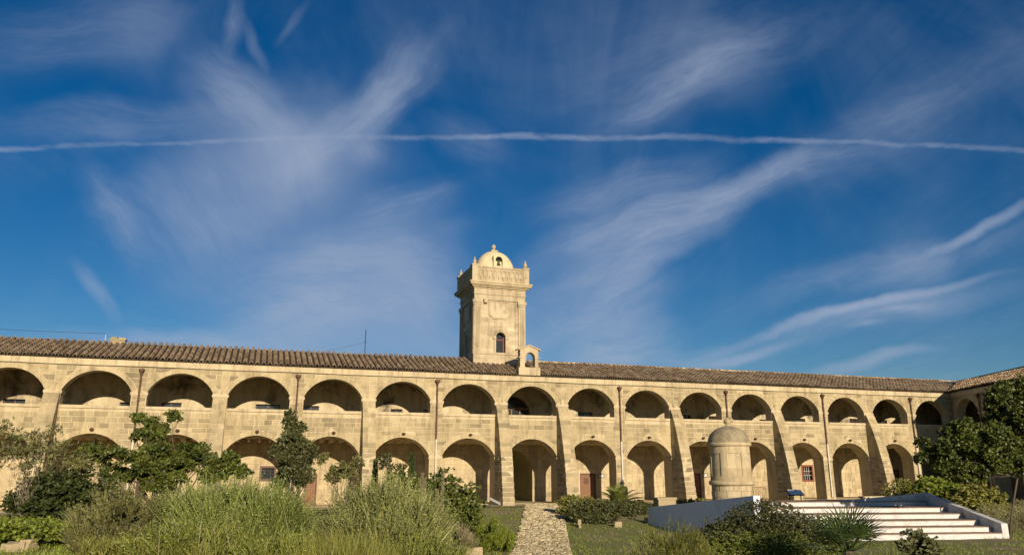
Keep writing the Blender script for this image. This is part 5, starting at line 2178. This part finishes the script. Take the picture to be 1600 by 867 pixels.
def cover_and_grass():
    # bright ground cover (round leaves), left
    n = 13000
    px = rng.uniform(-15, 168, n)
    Y = rng.uniform(19.3, 25.0, n)
    x = (px - 800) / FPX * Y * .97
    z = np.array([ground(a, b) for a, b in zip(x, Y)])
    hgt = .30 + .30 * np.clip(lump(np.stack([x, Y, x * 0], 1) * .9, 5) * .5 + .5, 0, 1)
    P = np.stack([x, Y, z + hgt * rng.uniform(.35, 1, n)], 1)
    D = unit(rng.normal(size=(n, 3)) * np.array([1, 1, .35]) + np.array([0, -.2, .2]))
    o = fast_mesh('ground_cover', leaf_quads(P, D, rng.uniform(.07, .13, n), rng.uniform(.03, .05, n)), rng.uniform(0, 1, n), MT['l_bright'], kind='stuff')
    # yellow herb edge at the bottom left
    n = 5000
    px = rng.uniform(145, 330, n)
    Y = rng.uniform(15.5, 17.5, n)
    x = (px - 800) / FPX * Y * .97
    z = np.array([ground(a, b) for a, b in zip(x, Y)])
    P = np.stack([x, Y, z + rng.uniform(0, .38, n)], 1)
    D = unit(rng.normal(size=(n, 3)) * .6 + np.array([0, 0, 1.2]))
    fast_mesh('yellow_herbs', leaf_quads(P, D, rng.uniform(.10, .2, n), np.full(n, .012)), rng.uniform(0, 1, n), MT['l_yellow'], kind='stuff')
    # lawn
    n = 150000
    Y = 17 + (rng.uniform(0, 1, n) ** 1.3) * 45
    x = rng.uniform(-.75, .80, n) * Y
    u = (Y - 33) / 26
    pl = .02 + 1.2 * u
    pr = 2.48 + 1.27 * u
    patch = np.sin(x * 1.1 + 2 * np.sin(Y * .5)) * np.sin(Y * .9 + 1.5 * np.sin(x * .7)) + .5 * np.sin(x * 3.1 + Y * 2.2)
    inn = (x > pl + .1) & (x < pr - .1)
    keep = ((~inn) & (patch + rng.normal(0, .5, n) > -.35)) | (inn & (rng.uniform(0, 1, n) < .22)) | ((np.abs(x - pl) < .25) | (np.abs(x - pr) < .22)) & (rng.uniform(0, 1, n) < .8)
    nn = (x - C0[0]) * N[0] + (Y - C0[1]) * N[1]
    keep &= nn < -.3
    # not on the stair terrace
    keep &= ~((x > 12) & (Y > 38.2) & (Y < 50) & (x < 26 - (Y - 38) * .55))
    x, Y = x[keep], Y[keep]
    n = len(x)
    z = np.array([ground(a, b) for a, b in zip(x, Y)])
    P = np.stack([x, Y, z], 1)
    D = unit(rng.normal(size=(n, 3)) * .38 + np.array([0, 0, 1.]))
    Ls = rng.uniform(.05, .13, n)
    s = unit(np.cross(D, rng.normal(size=D.shape)))
    V = np.stack([P - s * .012, P + s * .012, P + D * Ls[:, None]], 1)
    fast_mesh('grass', V, np.clip(rng.normal(.5, .25, n), 0, 1), MT['l_grass'], kind='stuff')
    # long grass and dry stalks in front of the shrubs
    n = 6500
    tuft = rng.uniform(0, 1, 110)
    tufy = rng.uniform(14.3, 16.9, 110)
    ti = rng.integers(0, 110, n)
    px = 235 + 495 * tuft[ti] ** .8 + rng.normal(0, 7, n)
    px = np.where((px > 345) & (px < 460), px + 150, px)
    Y = tufy[ti] + rng.normal(0, .12, n)
    x = (px - 800) / FPX * Y * .97
    z = np.array([ground(a, b) for a, b in zip(x, Y)])
    P = np.stack([x, Y, z], 1)
    D = unit(rng.normal(size=(n, 3)) * .30 + np.array([0, 0, 1.]))
    Ls = rng.uniform(.35, .95, n) * (.7 + .5 * tuft[ti])
    D = unit(D + rng.normal(size=(110, 3))[ti] * np.array([.25, .25, 0]))
    Q = leaf_quads(P, D, Ls, np.full(n, .005))
    fast_mesh('long_grass', Q, rng.uniform(.2, 1, n), MT['l_long'], kind='stuff')
    n = 60
    px = rng.uniform(240, 700, n)
    Y = rng.uniform(14.5, 17., n)
    x = (px - 800) / FPX * Y * .97
    z = np.array([ground(a, b) for a, b in zip(x, Y)])
    P = np.stack([x, Y, z], 1)
    D = unit(rng.normal(size=(n, 3)) * .25 + np.array([0, 0, 1.]))
    fast_mesh('dry_stalks', leaf_quads(P, D, rng.uniform(.8, 1.5, n), np.full(n, .006)), rng.uniform(.3, 1, n), MT['l_dry'], kind='stuff')


cover_and_grass()


def fan_palm():
    c_ = at(1325, 862, 20)
    z = ground(c_[0], c_[1])
    root = empty('fan_palm', (c_[0], c_[1], z), 0, 'dark green fan palm with stiff pointed fronds at the bottom before the steps', 'palm')
    MB().tube([(0, 0, -.1), (0, 0, 1.5)], [.16, .12], 8).build('trunk', MT['bark'], root)
    g = random.Random(5)
    for i in range(26):
        a = 2 * math.pi * i / 26 * 2.4 + g.uniform(-.2, .2)
        el = g.uniform(-.05, 1.25)
        ln = g.uniform(.45, .75)
        d = Vector((math.cos(a) * math.cos(el), math.sin(a) * math.cos(el), math.sin(el)))
        b = Vector((0, 0, 1.45))
        tip = b + d * ln
        side = d.cross(Vector((0, 0, 1))).normalized()
        nrm = side.cross(d).normalized()
        mb = MB()
        mb.tube([b, tip], [.014, .010], 4, .3)
        nl = 17
        for k in range(nl):
            w = (k / (nl - 1) - .5) * 2
            an = w * 1.75
            dd = (d * math.cos(an) + side * math.sin(an)).normalized()
            fl = g.uniform(.70, .88) * (1 - .28 * abs(w) ** 2)
            s_ = (nrm.cross(dd)).normalized() * .018
            m_ = tip + dd * fl * .5 + nrm * .05 * (1 - abs(w))
            e = tip + dd * fl - Vector((0, 0, .05 * g.random()))
            tt = g.uniform(.1, .9)
            mb.face([tip, m_ + s_, e, m_ - s_], tt)
        mb.build('frond', MT['l_palm'], root)


def cycad():
    c_ = at(966, 790, 50)
    z = ground(c_[0], c_[1])
    root = empty('cycad', (c_[0], c_[1], z), 0, 'feathery green cycad with arching fronds before the arcade door', 'cycad')
    MB().tube([(0, 0, -.1), (0, 0, .55)], [.22, .18], 8).build('trunk', MT['bark'], root)
    g = random.Random(9)
    for i in range(20):
        a = 2 * math.pi * i / 20 + g.uniform(-.15, .15)
        el = g.uniform(.35, 1.25)
        ln = g.uniform(1.6, 2.1)
        pts = []
        for k in range(9):
            u = k / 8
            r_ = ln * u * math.cos(el) * (1 + .2 * u)
            h = ln * (math.sin(el) * u - .32 * u * u)
            pts.append(Vector((math.cos(a) * r_, math.sin(a) * r_, .5 + h)))
        mb = MB()
        mb.tube(pts, [.02 - .0018 * k for k in range(9)], 4, .5)
        side = Vector((-math.sin(a), math.cos(a), 0))
        for k in range(1, 26):
            u = k / 26 * 8
            i0 = min(7, int(u))
            p = pts[i0].lerp(pts[i0 + 1], u - i0)
            t_ = (pts[i0 + 1] - pts[i0]).normalized()
            ll = .48 * math.sin(math.pi * (.12 + .8 * k / 26))
            for s in (-1, 1):
                d = (side * s + t_ * .7 + Vector((0, 0, .25))).normalized()
                w = t_ * .035
                mb.face([p, p + d * ll * .5 + w, p + d * ll, p + d * ll * .5 - w], g.uniform(.1, 1))
        mb.build('frond', MT['l_cyc'], root)


fan_palm()
cycad()
